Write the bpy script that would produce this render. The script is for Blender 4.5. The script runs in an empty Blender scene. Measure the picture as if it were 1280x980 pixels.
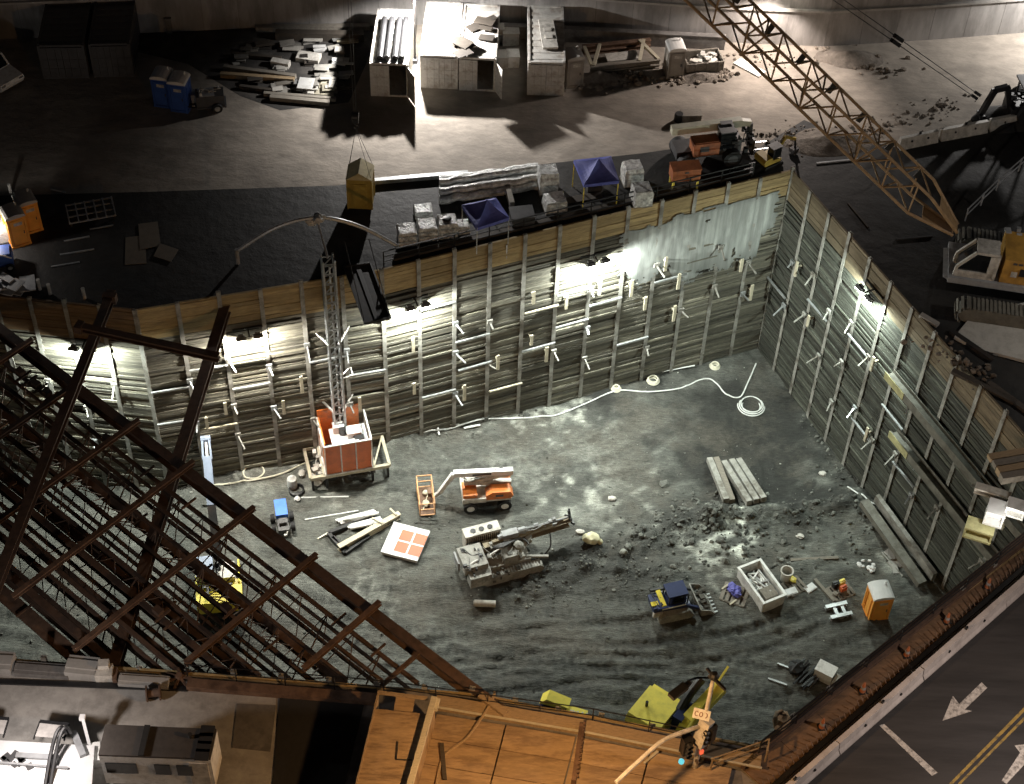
import bpy, math, random
import numpy as np
from mathutils import Vector, Matrix, noise
random.seed(7)
C = bpy.context.scene.collection
V = Vector
rad = math.radians
PI = math.pi
PIT = -16.0
# ---------------------------------------------------------------- camera numbers (site metres, z = 0 is street level)
CAMH, FOC, PITCH, ROLL = 68.0, 2100.0, rad(47), math.atan2(80, 1960)
FW = V((0, math.cos(PITCH), -math.sin(PITCH)))
DN = V((0, -math.sin(PITCH), -math.cos(PITCH)))
RT = V((1, 0, 0))
def P(px, py, z=0.0):
    """survey point: where the sight line of photo pixel (px, py) meets height z"""
    u, v = px - 640, py - 490
    ur = u*math.cos(ROLL) + v*math.sin(ROLL); vr = -u*math.sin(ROLL) + v*math.cos(ROLL)
    d = FW*FOC + RT*ur + DN*vr
    t = (z - CAMH)/d.z
    return V((d.x*t, d.y*t, z))
def yaw(a, b, z=0.0):
    p, q = P(*a, z), P(*b, z)
    return math.atan2(q.y-p.y, q.x-p.x)
# ---------------------------------------------------------------- mesh builder
class MB:
    def __init__(s): s.v = []; s.f = []; s.c = []
    def add(s, vs, fs, c=1.0):
        o = len(s.v); s.v += [tuple(x) for x in vs]
        for f in fs: s.f.append(tuple(i+o for i in f)); s.c.append(c)
        return s
    def box(s, c, d, rz=0, c_=1.0, M=None):
        x, y, z = d[0]/2, d[1]/2, d[2]/2
        vs = [V((i*x, j*y, k*z)) for i in (-1, 1) for j in (-1, 1) for k in (-1, 1)]
        R = M if M is not None else Matrix.Rotation(rz, 3, 'Z')
        vs = [R @ p + V(c) for p in vs]
        return s.add(vs, [(0,1,3,2),(4,6,7,5),(0,4,5,1),(2,3,7,6),(0,2,6,4),(1,5,7,3)], c_)
    def bar(s, a, b, w, h, up=(0,0,1), c=1.0, off=(0,0)):
        a, b = V(a), V(b); d = (b-a)
        if d.length < 1e-6: return s
        d.normalize(); up = V(up)
        sd = d.cross(up)
        if sd.length < 1e-4: sd = d.cross(V((0,1,0)))
        sd.normalize(); u = sd.cross(d)
        o = sd*off[0] + u*off[1]
        vs = [e + o + sd*(i*w/2) + u*(j*h/2) for e in (a, b) for i, j in ((-1,-1),(1,-1),(1,1),(-1,1))]
        return s.add(vs, [(3,2,1,0),(4,5,6,7),(0,1,5,4),(1,2,6,5),(2,3,7,6),(3,0,4,7)], c)
    def ibeam(s, a, b, w, h, t=.04, up=(0,0,1), c=1.0):
        s.bar(a, b, w, t, up, c, (0, h/2-t/2)); s.bar(a, b, w, t, up, c, (0, -h/2+t/2))
        return s.bar(a, b, t, h-2*t-.004, up, c)
    def cyl(s, a, b, r, n=8, r2=None, cap=True, c=1.0):
        a, b = V(a), V(b); d = (b-a).normalized(); r2 = r if r2 is None else r2
        sd = d.cross(V((0,0,1)))
        if sd.length < 1e-4: sd = d.cross(V((0,1,0)))
        sd.normalize(); u = sd.cross(d)
        vs = []
        for e, rr in ((a, r), (b, r2)):
            for i in range(n):
                t = 2*PI*i/n; vs.append(e + (sd*math.cos(t) + u*math.sin(t))*rr)
        fs = [(i, (i+1) % n, n+(i+1) % n, n+i) for i in range(n)]
        if cap: fs += [tuple(range(n-1, -1, -1)), tuple(range(n, 2*n))]
        return s.add(vs, fs, c)
    def tube(s, pts, r, n=6, c=1.0, sub=6, closed=False):
        pts = [V(p) for p in pts]
        if sub > 1 and len(pts) > 2:
            q = []; N = len(pts)
            rng = range(N if closed else N-1)
            for i in rng:
                if closed: p0, p1, p2, p3 = pts[i-1], pts[i], pts[(i+1) % N], pts[(i+2) % N]
                else: p0, p1, p2, p3 = pts[max(i-1,0)], pts[i], pts[i+1], pts[min(i+2,N-1)]
                for k in range(sub):
                    t = k/sub
                    q.append(0.5*((2*p1)+(p2-p0)*t+(2*p0-5*p1+4*p2-p3)*t*t+(3*p1-p0-3*p2+p3)*t**3))
            if not closed: q.append(pts[-1])
            pts = q
        vs = []; N = len(pts)
        for i, p in enumerate(pts):
            d = (pts[(i+1) % N if closed else min(i+1,N-1)] - pts[i-1 if closed else max(i-1,0)]).normalized()
            sd = d.cross(V((0,0,1)))
            if sd.length < 1e-3: sd = d.cross(V((0,1,0)))
            sd.normalize(); u = sd.cross(d)
            for k in range(n):
                t = 2*PI*k/n; vs.append(p + (sd*math.cos(t)+u*math.sin(t))*r)
        fs = []
        for i in range(N if closed else N-1):
            j = (i+1) % N
            for k in range(n): fs.append((i*n+k, i*n+(k+1) % n, j*n+(k+1) % n, j*n+k))
        if not closed: fs += [tuple(range(n-1,-1,-1)), tuple(range((N-1)*n, N*n))]
        return s.add(vs, fs, c)
    def prism(s, poly, a, b, c=1.0, M=None):
        """polygon in XZ (or any 2D) extruded along y from a to b"""
        n = len(poly)
        vs = [V((x, a, z)) for x, z in poly] + [V((x, b, z)) for x, z in poly]
        if M is not None: vs = [M @ p for p in vs]
        fs = [(i, (i+1) % n, n+(i+1) % n, n+i) for i in range(n)] + [tuple(range(n-1,-1,-1)), tuple(range(n, 2*n))]
        return s.add(vs, fs, c)
    def slab(s, poly, z0, z1, c=1.0):
        n = len(poly)
        vs = [V((x, y, z0)) for x, y in poly] + [V((x, y, z1)) for x, y in poly]
        fs = [(i, (i+1) % n, n+(i+1) % n, n+i) for i in range(n)] + [tuple(range(n-1,-1,-1)), tuple(range(n, 2*n))]
        return s.add(vs, fs, c)
    def lathe(s, prof, n=16, o=(0,0,0), c=1.0):
        o = V(o); vs = []; m = len(prof)
        for i in range(n):
            t = 2*PI*i/n
            for r, z in prof: vs.append(o + V((r*math.cos(t), r*math.sin(t), z)))
        fs = [(i*m+k, ((i+1) % n)*m+k, ((i+1) % n)*m+k+1, i*m+k+1) for i in range(n) for k in range(m-1)]
        return s.add(vs, fs, c)
    def blob(s, o, r, sx=1, sy=1, sz=1, n=8, m=6, jit=.12, c=1.0):
        o = V(o); sd = random.random()*50; vs = []
        for j in range(m+1):
            ph = PI*j/m
            for i in range(n):
                t = 2*PI*i/n
                d = V((math.sin(ph)*math.cos(t), math.sin(ph)*math.sin(t), math.cos(ph)))
                k = r*(1 + jit*2*noise.noise(d*1.7 + V((sd,)*3)))
                vs.append(o + V((d.x*sx, d.y*sy, d.z*sz))*k)
        fs = [(j*n+i, (j+1)*n+i, (j+1)*n+(i+1) % n, j*n+(i+1) % n) for j in range(m) for i in range(n)]
        return s.add(vs, fs, c)
    def build(s, name, mat, parent=None, smooth=False, **kw):
        me = bpy.data.meshes.new(name)
        me.from_pydata(s.v, [], s.f); me.update()
        if any(x != 1.0 for x in s.c):
            at = me.attributes.new('tone', 'FLOAT', 'FACE')
            at.data.foreach_set('value', s.c)
        else:
            at = me.attributes.new('tone', 'FLOAT', 'FACE'); at.data.foreach_set('value', [1.0]*len(s.c))
        if smooth:
            me.shade_smooth()
            try: me.set_sharp_from_angle(angle=rad(40))
            except Exception: pass
        o = bpy.data.objects.new(name, me); C.objects.link(o)
        me.materials.append(mat)
        if parent is not None: o.parent = parent
        for k, x in kw.items(): o[k] = x
        return o
def tag(o, label, cat, group=None):
    o['label'] = label; o['category'] = cat
    if group: o['group'] = group
    return o
def thing(name, label, cat, loc, rz=0.0, group=None):
    o = bpy.data.objects.new(name, None); C.objects.link(o); o.empty_display_size = .3
    o.location = loc; o.rotation_euler = (0, 0, rz)
    return tag(o, label, cat, group)
def solo(mb, name, mat, label, cat, loc=(0,0,0), rz=0, group=None, smooth=False):
    o = mb.build(name, mat, None, smooth); o.location = loc; o.rotation_euler = (0,0,rz)
    return tag(o, label, cat, group)
def struct(mb, name, mat, smooth=False):
    return mb.build(name, mat, None, smooth, kind='structure')
def kids(r): return [o for o in C.objects if o.parent is r]
def dup(root, loc, rz, label, group=None, sc=None):
    r = root.copy(); C.objects.link(r); r.location = loc; r.rotation_euler = (0,0,rz)
    r['label'] = label
    if group: r['group'] = group
    if sc: r.scale = sc
    for ch in kids(root):
        c = ch.copy(); C.objects.link(c); c.parent = r
        for g in kids(ch):
            d = g.copy(); C.objects.link(d); d.parent = c
    return r
# ---------------------------------------------------------------- materials
MATS = {}
def mat(name, col, rough=.6, metal=0.0, var=.25, scale=3.0, bump=0.0, stretch=(1,1,1), dirt=None, dirt_amt=.5, dirt_scale=1.2, emit=None, estr=0.0, bdist=.05):
    if name in MATS: return MATS[name]
    m = bpy.data.materials.new(name); m.use_nodes = True
    nt = m.node_tree; N = nt.nodes; L = nt.links
    b = N['Principled BSDF']; b.inputs['Roughness'].default_value = rough; b.inputs['Metallic'].default_value = metal
    tc = N.new('ShaderNodeTexCoord'); mp = N.new('ShaderNodeMapping'); mp.inputs['Scale'].default_value = stretch
    L.new(tc.outputs['Object'], mp.inputs['Vector'])
    n1 = N.new('ShaderNodeTexNoise'); n1.inputs['Scale'].default_value = scale; n1.inputs['Detail'].default_value = 6; n1.inputs['Roughness'].default_value = .65
    L.new(mp.outputs[0], n1.inputs['Vector'])
    mr = N.new('ShaderNodeMapRange'); mr.inputs[1].default_value = .25; mr.inputs[2].default_value = .75
    mr.inputs[3].default_value = 1-var; mr.inputs[4].default_value = 1+var
    L.new(n1.outputs[0], mr.inputs[0])
    at = N.new('ShaderNodeAttribute'); at.attribute_name = 'tone'
    mu = N.new('ShaderNodeMath'); mu.operation = 'MULTIPLY'
    L.new(mr.outputs[0], mu.inputs[0]); L.new(at.outputs['Fac'], mu.inputs[1])
    vm = N.new('ShaderNodeVectorMath'); vm.operation = 'SCALE'; vm.inputs[0].default_value = col[:3]
    L.new(mu.outputs[0], vm.inputs['Scale'])
    out = vm.outputs[0]
    if dirt:
        n2 = N.new('ShaderNodeTexNoise'); n2.inputs['Scale'].default_value = dirt_scale; n2.inputs['Detail'].default_value = 8; n2.inputs['Roughness'].default_value = .7
        L.new(mp.outputs[0], n2.inputs['Vector'])
        r2 = N.new('ShaderNodeMapRange'); r2.inputs[1].default_value = .48; r2.inputs[2].default_value = .62; r2.inputs[4].default_value = dirt_amt
        L.new(n2.outputs[0], r2.inputs[0])
        mx = N.new('ShaderNodeMix'); mx.data_type = 'RGBA'
        L.new(r2.outputs[0], mx.inputs[0]); L.new(out, mx.inputs[6]); mx.inputs[7].default_value = (*dirt, 1)
        out = mx.outputs[2]
    L.new(out, b.inputs['Base Color'])
    if bump:
        bp = N.new('ShaderNodeBump'); bp.inputs['Strength'].default_value = bump; bp.inputs['Distance'].default_value = bdist
        L.new(n1.outputs[0], bp.inputs['Height']); L.new(bp.outputs[0], b.inputs['Normal'])
    if emit:
        b.inputs['Emission Color'].default_value = (*emit, 1); b.inputs['Emission Strength'].default_value = estr
    MATS[name] = m
    return m
RUSTC = (.085, .035, .018)
rust = mat('rusty steel', (.09,.056,.039), .8, .0, .5, 2.5, .3, dirt=(.11,.062,.038), dirt_amt=.6)
rust_light = mat('rusty brown steel', (.15,.09,.058), .8, .0, .45, 2.0, .3, dirt=(.05,.025,.015), dirt_amt=.6)
dark_steel = mat('dark steel', (.03,.03,.03), .55, .3, .4, 3, .2, dirt=(.06,.04,.03))
black = mat('black rubber', (.012,.012,.012), .7, 0, .3, 5, .2)
black_paint = mat('black paint', (.015,.015,.016), .45, 0, .3, 4)
galv = mat('galvanised steel', (.45,.47,.48), .4, .5, .25, 4, .1, dirt=(.2,.2,.19), dirt_amt=.5)
pile_m = mat('weathered soldier pile steel', (.3,.295,.27), .7, .1, .45, 1.4, .25, dirt=(.09,.075,.055), dirt_amt=.75, dirt_scale=.9)
lag_m = mat('weathered lagging timber', (.135,.128,.1), .85, 0, .5, 2.6, .5, (1,1,11), dirt=(.07,.068,.06), dirt_amt=.7, dirt_scale=.5)
lag_new = mat('new lagging timber', (.36,.27,.13), .8, 0, .35, 2.2, .3, (1,1,8), dirt=(.17,.12,.06), dirt_amt=.6, dirt_scale=.5)
lag_brown = mat('brown lagging timber', (.16,.10,.05), .85, 0, .45, 2.0, .3, (1,1,8), dirt=(.07,.05,.03), dirt_amt=.7, dirt_scale=.5)
shot_m = mat('grey shotcrete', (.37,.395,.38), .9, 0, .35, 1.1, .5, (1.6,1.6,.22), dirt=(.24,.25,.24), dirt_amt=.75, dirt_scale=.8)
wood = mat('raw timber', (.33,.24,.14), .8, 0, .35, 4, .2, (1,6,1))
wood_grey = mat('grey timber', (.2,.18,.15), .85, 0, .4, 4, .3, (1,6,1))
wood_pale = mat('pale timber', (.5,.46,.35), .75, 0, .25, 4, .1, (1,5,1))
wood_dark = mat('dark wet timber', (.055,.045,.035), .8, 0, .4, 3, .3, (1,6,1))
ply = mat('plywood', (.4,.28,.16), .75, 0, .3, 1.6, .1, (1,5,1), dirt=(.17,.11,.065), dirt_amt=.75, dirt_scale=.45)
conc = mat('concrete', (.36,.345,.32), .9, 0, .25, 1.3, .3, dirt=(.2,.19,.175), dirt_amt=.6, dirt_scale=.6)
conc_dark = mat('dark concrete', (.17,.16,.15), .9, 0, .35, 1.5, .3, dirt=(.09,.085,.08), dirt_amt=.7)
white = mat('white paint', (.74,.74,.72), .5, 0, .12, 3, dirt=(.36,.35,.32), dirt_amt=.55, dirt_scale=1.8)
white_clean = mat('clean white sheet', (.7,.7,.7), .5, 0, .08, 3)
off_white = mat('dusty off white paint', (.53,.51,.465), .6, 0, .3, 3, .1, dirt=(.24,.225,.195), dirt_amt=.65, dirt_scale=1.8)
cream = mat('cream paint', (.55,.54,.42), .5, 0, .15, 2, dirt=(.3,.28,.2), dirt_amt=.4)
grey_paint = mat('grey paint', (.3,.31,.32), .5, 0, .2, 3, dirt=(.14,.13,.12), dirt_amt=.5)
mud_grey = mat('muddy grey paint', (.31,.305,.28), .75, 0, .4, 2.5, .3, dirt=(.1,.095,.08), dirt_amt=.7)
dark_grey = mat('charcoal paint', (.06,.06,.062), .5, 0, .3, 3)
orange = mat('orange paint', (.68,.19,.035), .45, 0, .2, 2, dirt=(.26,.13,.07), dirt_amt=.6, dirt_scale=2.2)
orange_cone = mat('dusty orange plastic', (.4,.14,.06), .6, 0, .25, 4, dirt=(.18,.1,.07), dirt_amt=.6)
orange_dull = mat('dull orange paint', (.38,.125,.045), .55, 0, .3, 2, dirt=(.16,.06,.03), dirt_amt=.6)
orange_potty = mat('orange plastic', (.85,.38,.07), .45, 0, .12, 2)
orange_hoist = mat('orange cage panel', (.62,.15,.035), .5, 0, .15, 2, dirt=(.4,.1,.03), dirt_amt=.5)
yellow = mat('yellow machine paint', (.68,.55,.04), .4, 0, .12, 2, dirt=(.35,.28,.05), dirt_amt=.3)
lemon = mat('lemon yellow paint', (.88,.74,.12), .4, 0, .1, 2, dirt=(.4,.36,.08), dirt_amt=.3)
amber = mat('amber crane paint', (.45,.25,.05), .55, 0, .25, 2, dirt=(.24,.13,.035), dirt_amt=.5)
ochre = mat('ochre paint', (.38,.27,.05), .55, 0, .2, 2, dirt=(.22,.15,.035), dirt_amt=.4)
tan_boom = mat('tan boom paint', (.36,.235,.12), .6, 0, .25, 2, dirt=(.2,.12,.05), dirt_amt=.5)
blue = mat('blue plastic', (.04,.1,.36), .45, 0, .15, 2)
blue_bright = mat('bright blue cover', (.06,.2,.75), .5, 0, .15, 3)
blue_tarp = mat('blue canopy fabric', (.09,.11,.4), .7, 0, .2, 3, .2)
navy = mat('navy paint', (.02,.03,.09), .4, 0, .2, 3)
blue_grey = mat('pale blue grey paint', (.2,.24,.32), .45, .1, .2, 2, dirt=(.2,.22,.26), dirt_amt=.4)
plastic = mat('clear shrink wrap', (.62,.63,.61), .25, 0, .45, 3.5, .9, dirt=(.2,.2,.195), dirt_amt=.6, dirt_scale=2.5, bdist=.12)
glass = mat('dark glass', (.01,.012,.014), .08, 0, .1, 2)
chrome = mat('bright steel', (.6,.6,.6), .25, .8, .1, 4)
cont_m = mat('pale container paint', (.5,.49,.46), .6, 0, .25, 1.5, .1, dirt=(.2,.15,.11), dirt_amt=.6, dirt_scale=1.6)
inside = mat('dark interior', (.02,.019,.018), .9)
hose_m = mat('cream hose', (.7,.68,.55), .6, 0, .1, 4)
hose_w = mat('white pipe plastic', (.75,.77,.75), .5, 0, .1, 4)
asphalt = mat('asphalt', (.042,.04,.04), .85, 0, .5, 1.2, .5, (.12,1.0,1), dirt=(.065,.06,.058), dirt_amt=.6, dirt_scale=.25)
asphalt.node_tree.nodes['Mapping'].inputs['Rotation'].default_value = (0,0,-.765)
paint_w = mat('road paint', (.58,.55,.51), .8, 0, .3, 6, dirt=(.12,.11,.1), dirt_amt=.8, dirt_scale=3.5)
paint_y = mat('yellow road paint', (.4,.27,.07), .8, 0, .35, 6, dirt=(.08,.07,.05), dirt_amt=.85, dirt_scale=3.0)
lens = mat('flood lamp glass', (.9,.9,.9), .3, emit=(.95,1,.95), estr=60)
lens_warm = mat('warm flood lamp glass', (.9,.9,.9), .3, emit=(1,.93,.8), estr=60)
signal_on = mat('green signal lens', (.05,.3,.3), .3, emit=(.15,.7,.9), estr=.8)
signal_red = mat('red signal lens', (.5,.05,.03), .3, emit=(1,.15,.06), estr=.9)
LP = [4700,3600,3400,3400,2500, 17000,5000,6800,250, 4700,3100,1300,250,1500]
SKY, SUN = .0012, .005
# ================================================================ the pit and the ground round it
A_, B_, C_, D_ = V((17.2,83.5,0)), V((30.3,57,0)), V((12.0,41.5,0)), V((4.8,42.7,0))
N_ = V((-1.3,43.75,0))
E_, F_, G_, H_, I_, J_ = V((-24,44.6,0)), V((-48,44.8,0)), V((-48,72.5,0)), V((-30,69.2,0)), V((-21.8,68.5,0)), V((-8,72.7,0))
RING = [A_, B_, C_, D_, N_, E_, F_, G_, H_, I_, J_]
def seg_d(p, a, b):
    ab = b-a; t = max(0, min(1, (p-a).dot(ab)/ab.length_squared)); return (p-(a+ab*t)).length, t
def fb(x, y, s, o=4, k=0.0): return noise.fractal(V((x*s, y*s, k)), 1.0, 2.0, o)
R1, R2 = P(640,745,PIT), P(870,645,PIT)
R3, R4 = P(720,700,PIT), P(850,735,PIT)
K1, K2 = P(880,642,PIT), P(1075,630,PIT)
MND = [(P(500,535,PIT), 2.4, 1.5), (P(560,520,PIT), 2.0, .7), (P(300,590,PIT), 2.5, .4), (P(620,508,PIT), 2.2, .5), (P(1100,650,PIT), 2, .5)]
WET = [(P(985,590,PIT), 4.6), (P(945,530,PIT), 4.0), (P(900,560,PIT), 3.0), (P(760,490,PIT), 2.0)]
def circ(*pts):
    a, b, c = [P(*q, PIT) for q in pts]
    d = 2*(a.x*(b.y-c.y)+b.x*(c.y-a.y)+c.x*(a.y-b.y)); s = [q.x**2+q.y**2 for q in (a,b,c)]
    ux = (s[0]*(b.y-c.y)+s[1]*(c.y-a.y)+s[2]*(a.y-b.y))/d; uy = (s[0]*(c.x-b.x)+s[1]*(a.x-c.x)+s[2]*(b.x-a.x))/d
    m = (a+c)/2; m = b
    return ux, uy, math.hypot(a.x-ux,a.y-uy), b.x, b.y, (a-c).length/2
ARCS = [circ((470,820),(720,800),(940,770)), circ((560,862),(760,838),(960,850)), circ((430,800),(474,735),(440,655)), circ((830,700),(930,640),(930,540)), circ((520,605),(640,590),(790,545)), circ((600,805),(800,822),(1010,775)), circ((20,760),(140,770),(260,790))]
def tracks(x, y):
    """depth and darkness of the crawler tracks pressed into the mud"""
    h = 0.0; k = 1.0
    for cx, cy, R, bx_, by_, half in ARCS:
        if math.hypot(x-bx_, y-by_) > half*1.15: continue
        dx, dy = x-cx, y-cy; r = math.hypot(dx,dy)-R
        if abs(r) > 1.5: continue
        w = .12*noise.noise(V((x*.6,y*.6,61)))
        q = abs(abs(r+w)-.85)
        if q < .28:
            l = math.sin(math.atan2(dy,dx)*R*11); h -= .045+.03*l; k *= .84+.18*l
        elif q < .5: h += .035; k *= 1.16
    return h, k
def hgt(x, y):
    p = V((x, y, PIT))
    ax, ay = x*.96+y*.28, y*.96-x*.28
    h = .30*fb(x,y,.09) + .16*fb(x,y,.4,4,3) + .15*fb(ax*.45,ay,1.0,6,7) + .07*(.5-abs(noise.noise(V((x*1.1+.3*y,y*1.9,31)))))
    d, t = seg_d(p, R1, R2); h += math.exp(-(d/1.3)**2)*(.12+.45*abs(fb(x,y,.9,5,11)))
    d, t = seg_d(p, R3, R4); h += math.exp(-(d/1.5)**2)*(.12+.45*abs(fb(x,y,.8,5,13)))
    d, t = seg_d(p, K1, K2); h += math.exp(-(d/.8)**2)*(.6+.5*fb(x,y,.7,4,17))
    for c, r, a in MND:
        d = (p-c).length; h += a*math.exp(-(d/r)**2)*(1+.4*fb(x,y,.8,3,5))
    for c, r in WET[:2]:
        d = (p-c).length; h -= .5*math.exp(-(d/r)**2)
    # wheel and track ruts sweeping across the southern half of the floor
    m = max(0, min(1, (63-y)/5))
    if m > 0:
        w = (y + .10*x + 1.6*fb(x,y,.07,2,23))
        h += m*(.02*math.sin(w*4.2) + .02*math.sin(w*11+x*.3))*(.6+.9*fb(x,y,.25,2,29))
        if abs((w*1.0) % 3.1 - 1.2) < .28: h += m*.05*math.sin((x+.3*y)*16)
    return h + tracks(x, y)[0]
def floor_z(x, y): return PIT + hgt(x, y)
STAIN = [(P(890,685,PIT), 1.9, 2.6), (P(905,662,PIT), 1.2, 2.4), (P(690,513,PIT), 1.5, 1.9), (P(655,520,PIT), 1.1, 1.9), (P(620,520,PIT),1.0,1.6), (P(720,500,PIT),.9,2.0), (P(770,605,PIT), 1.8, .9), (P(735,645,PIT),2.0,1.0), (P(590,505,PIT),1.4,1.2), (P(740,560,PIT),3.2,.4), (P(820,505,PIT),3.2,.3), (P(460,745,PIT),1.6,.7), (P(430,590,PIT),2.0,.7),
         (P(1130,700,PIT),1.6,1.1), (P(1010,580,PIT),1.5,.8), (P(1030,600,PIT),1.1,1.0), (P(1040,670,PIT),2.2,.7), (P(330,590,PIT),2.5,.8), (P(940,655,PIT),1.6,.9),(P(650,590,PIT),2.4,.5)]
def pit_earth():
    m = mat('pit earth', (.088,.091,.081), .8, 0, .22, .35, .0, dirt=(.085,.078,.064), dirt_amt=.7, dirt_scale=.22)
    nt = m.node_tree; N = nt.nodes; L = nt.links; b = N['Principled BSDF']
    tc = N['Texture Coordinate']
    src = b.inputs['Base Color'].links[0].from_socket
    fine = N.new('ShaderNodeTexNoise'); fine.inputs['Scale'].default_value = 6.5; fine.inputs['Detail'].default_value = 7; fine.inputs['Roughness'].default_value = .7
    mp = N.new('ShaderNodeMapping'); mp.inputs['Rotation'].default_value = (0,0,.35); mp.inputs['Scale'].default_value = (.35,1.5,1)
    L.new(tc.outputs['Object'], mp.inputs[0]); L.new(mp.outputs[0], fine.inputs['Vector'])
    r = N.new('ShaderNodeMapRange'); r.inputs[1].default_value = .3; r.inputs[2].default_value = .72; r.inputs[3].default_value = .5; r.inputs[4].default_value = 1.5
    L.new(fine.outputs[0], r.inputs[0])
    vo = N.new('ShaderNodeTexVoronoi'); vo.inputs['Scale'].default_value = 3.2; L.new(tc.outputs['Object'], vo.inputs['Vector'])
    r3 = N.new('ShaderNodeMapRange'); r3.inputs[1].default_value = .06; r3.inputs[2].default_value = .16; r3.inputs[3].default_value = 1.25; r3.inputs[4].default_value = 1.0
    L.new(vo.outputs['Distance'], r3.inputs[0])
    f2 = N.new('ShaderNodeTexNoise'); f2.inputs['Scale'].default_value = 19; f2.inputs['Detail'].default_value = 4; f2.inputs['Roughness'].default_value = .8; L.new(tc.outputs['Object'], f2.inputs['Vector'])
    r4 = N.new('ShaderNodeMapRange'); r4.inputs[1].default_value = .32; r4.inputs[2].default_value = .68; r4.inputs[3].default_value = .5; r4.inputs[4].default_value = 1.55; L.new(f2.outputs[0], r4.inputs[0])
    m0 = N.new('ShaderNodeMath'); m0.operation = 'MULTIPLY'; L.new(r3.outputs[0], m0.inputs[0]); L.new(r4.outputs[0], m0.inputs[1])
    mu = N.new('ShaderNodeMath'); mu.operation = 'MULTIPLY'; L.new(r.outputs[0], mu.inputs[0]); L.new(m0.outputs[0], mu.inputs[1])
    vm = N.new('ShaderNodeVectorMath'); vm.operation = 'SCALE'; L.new(src, vm.inputs[0]); L.new(mu.outputs[0], vm.inputs['Scale'])
    L.new(vm.outputs[0], b.inputs['Base Color'])
    bp = N.new('ShaderNodeBump'); bp.inputs['Strength'].default_value = 1.0; bp.inputs['Distance'].default_value = .1
    L.new(fine.outputs[0], bp.inputs['Height']); L.new(bp.outputs[0], b.inputs['Normal'])
    return m
def pit_floor():
    x0, x1, y0, y1, st = -34, 32, 39.5, 86, .16
    nx, ny = int((x1-x0)/st)+1, int((y1-y0)/st)+1
    vs = []; tone = []
    for j in range(ny):
        y = y0+j*st
        for i in range(nx):
            x = x0+i*st; p = V((x,y,PIT))
            h = hgt(x,y); vs.append((x, y, PIT+h))
            ax, ay = x*.96+y*.28, y*.96-x*.28
            t = 1 + .34*fb(ax*.35,ay,.22,6,41) + .3*fb(ax*.4,ay,.8,7,43) + .22*fb(x,y,1.6,4,44)
            for c, r, a in STAIN:
                d = (p-c).length
                if d < 2.2*r:
                    k = math.exp(-(d/r)**2) + 1.1*fb(ax*.7,ay,1.3,6,47) - .3
                    if k > 0: t += 1.5*a*min(1, max(0,k*1.5)**1.3)
            for c, r in WET:
                d = (p-c).length
                if d < 2*r: t *= 1 - .68*max(0, min(1, math.exp(-(d/r)**2)*1.3 + .6*fb(x,y,.5,3,53)))
            for q, r in ((R1,R2),(R3,R4)):
                d, _ = seg_d(p, q, r)
                if d < 4: t *= 1 - .35*math.exp(-(d/2.2)**2)
            # streaks left by machines dragging and driving over the mud
            w = y + .16*x + 1.8*fb(x,y,.06,2,23); m = .35+.65*max(0, min(1, (66-y)/6))
            t *= 1 + m*(.22*noise.noise(V((w*1.5, (x-.16*y)*.10, 3))) + .2*noise.noise(V((w*4.5, (x-.16*y)*.22, 9))))
            if y < 62: 
                q = (w*1.0) % 3.1
                if abs(q-1.2) < .3 or abs(q-2.6) < .22: t *= .78 + .25*math.sin((x+.3*y)*13)
            t *= tracks(x, y)[1]
            tone.append(max(.3, t))
    fs = [(j*nx+i, j*nx+i+1, (j+1)*nx+i+1, (j+1)*nx+i) for j in range(ny-1) for i in range(nx-1)]
    me = bpy.data.meshes.new('pit_floor'); me.from_pydata(vs, [], fs); me.update()
    a = me.attributes.new('tone', 'FLOAT', 'POINT'); a.data.foreach_set('value', tone)
    me.shade_smooth()
    o = bpy.data.objects.new('pit_floor', me); C.objects.link(o)
    m = pit_earth()
    me.materials.append(m); o['kind'] = 'structure'
pit_floor()
from mathutils.geometry import tessellate_polygon
def flat(polys, z): 
    polys = [[V((p[0],p[1],0)) for p in q] for q in polys]
    tri = tessellate_polygon(polys); vs = [p for q in polys for p in q]
    mb = MB(); mb.v = [(p.x,p.y,z) for p in vs]
    for t in tri:
        a,b,c = [vs[i] for i in t]
        mb.f.append(tuple(t) if (b-a).cross(c-a).z > 0 else tuple(reversed(t))); mb.c.append(1.0)
    return mb
ring2 = [p*1.0 for p in RING]
earth = mat('packed dirt', (.25,.22,.185), .92, 0, .3, .9, .7, (.7,1.15,1), dirt=(.16,.14,.118), dirt_amt=.7, dirt_scale=.3, bdist=.12)
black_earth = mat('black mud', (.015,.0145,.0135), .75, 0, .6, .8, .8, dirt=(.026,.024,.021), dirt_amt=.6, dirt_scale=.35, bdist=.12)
struct(flat([[(-420,-120),(420,-120),(420,400),(-420,400)], ring2], 0.0), 'ground', earth)
# dark muddy working strip round the pit
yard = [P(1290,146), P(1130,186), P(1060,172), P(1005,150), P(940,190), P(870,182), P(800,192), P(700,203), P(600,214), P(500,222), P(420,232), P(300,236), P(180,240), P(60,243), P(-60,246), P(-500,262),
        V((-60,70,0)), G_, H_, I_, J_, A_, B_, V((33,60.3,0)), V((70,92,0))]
struct(flat([yard], .006), 'muddy_yard', black_earth)
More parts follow.
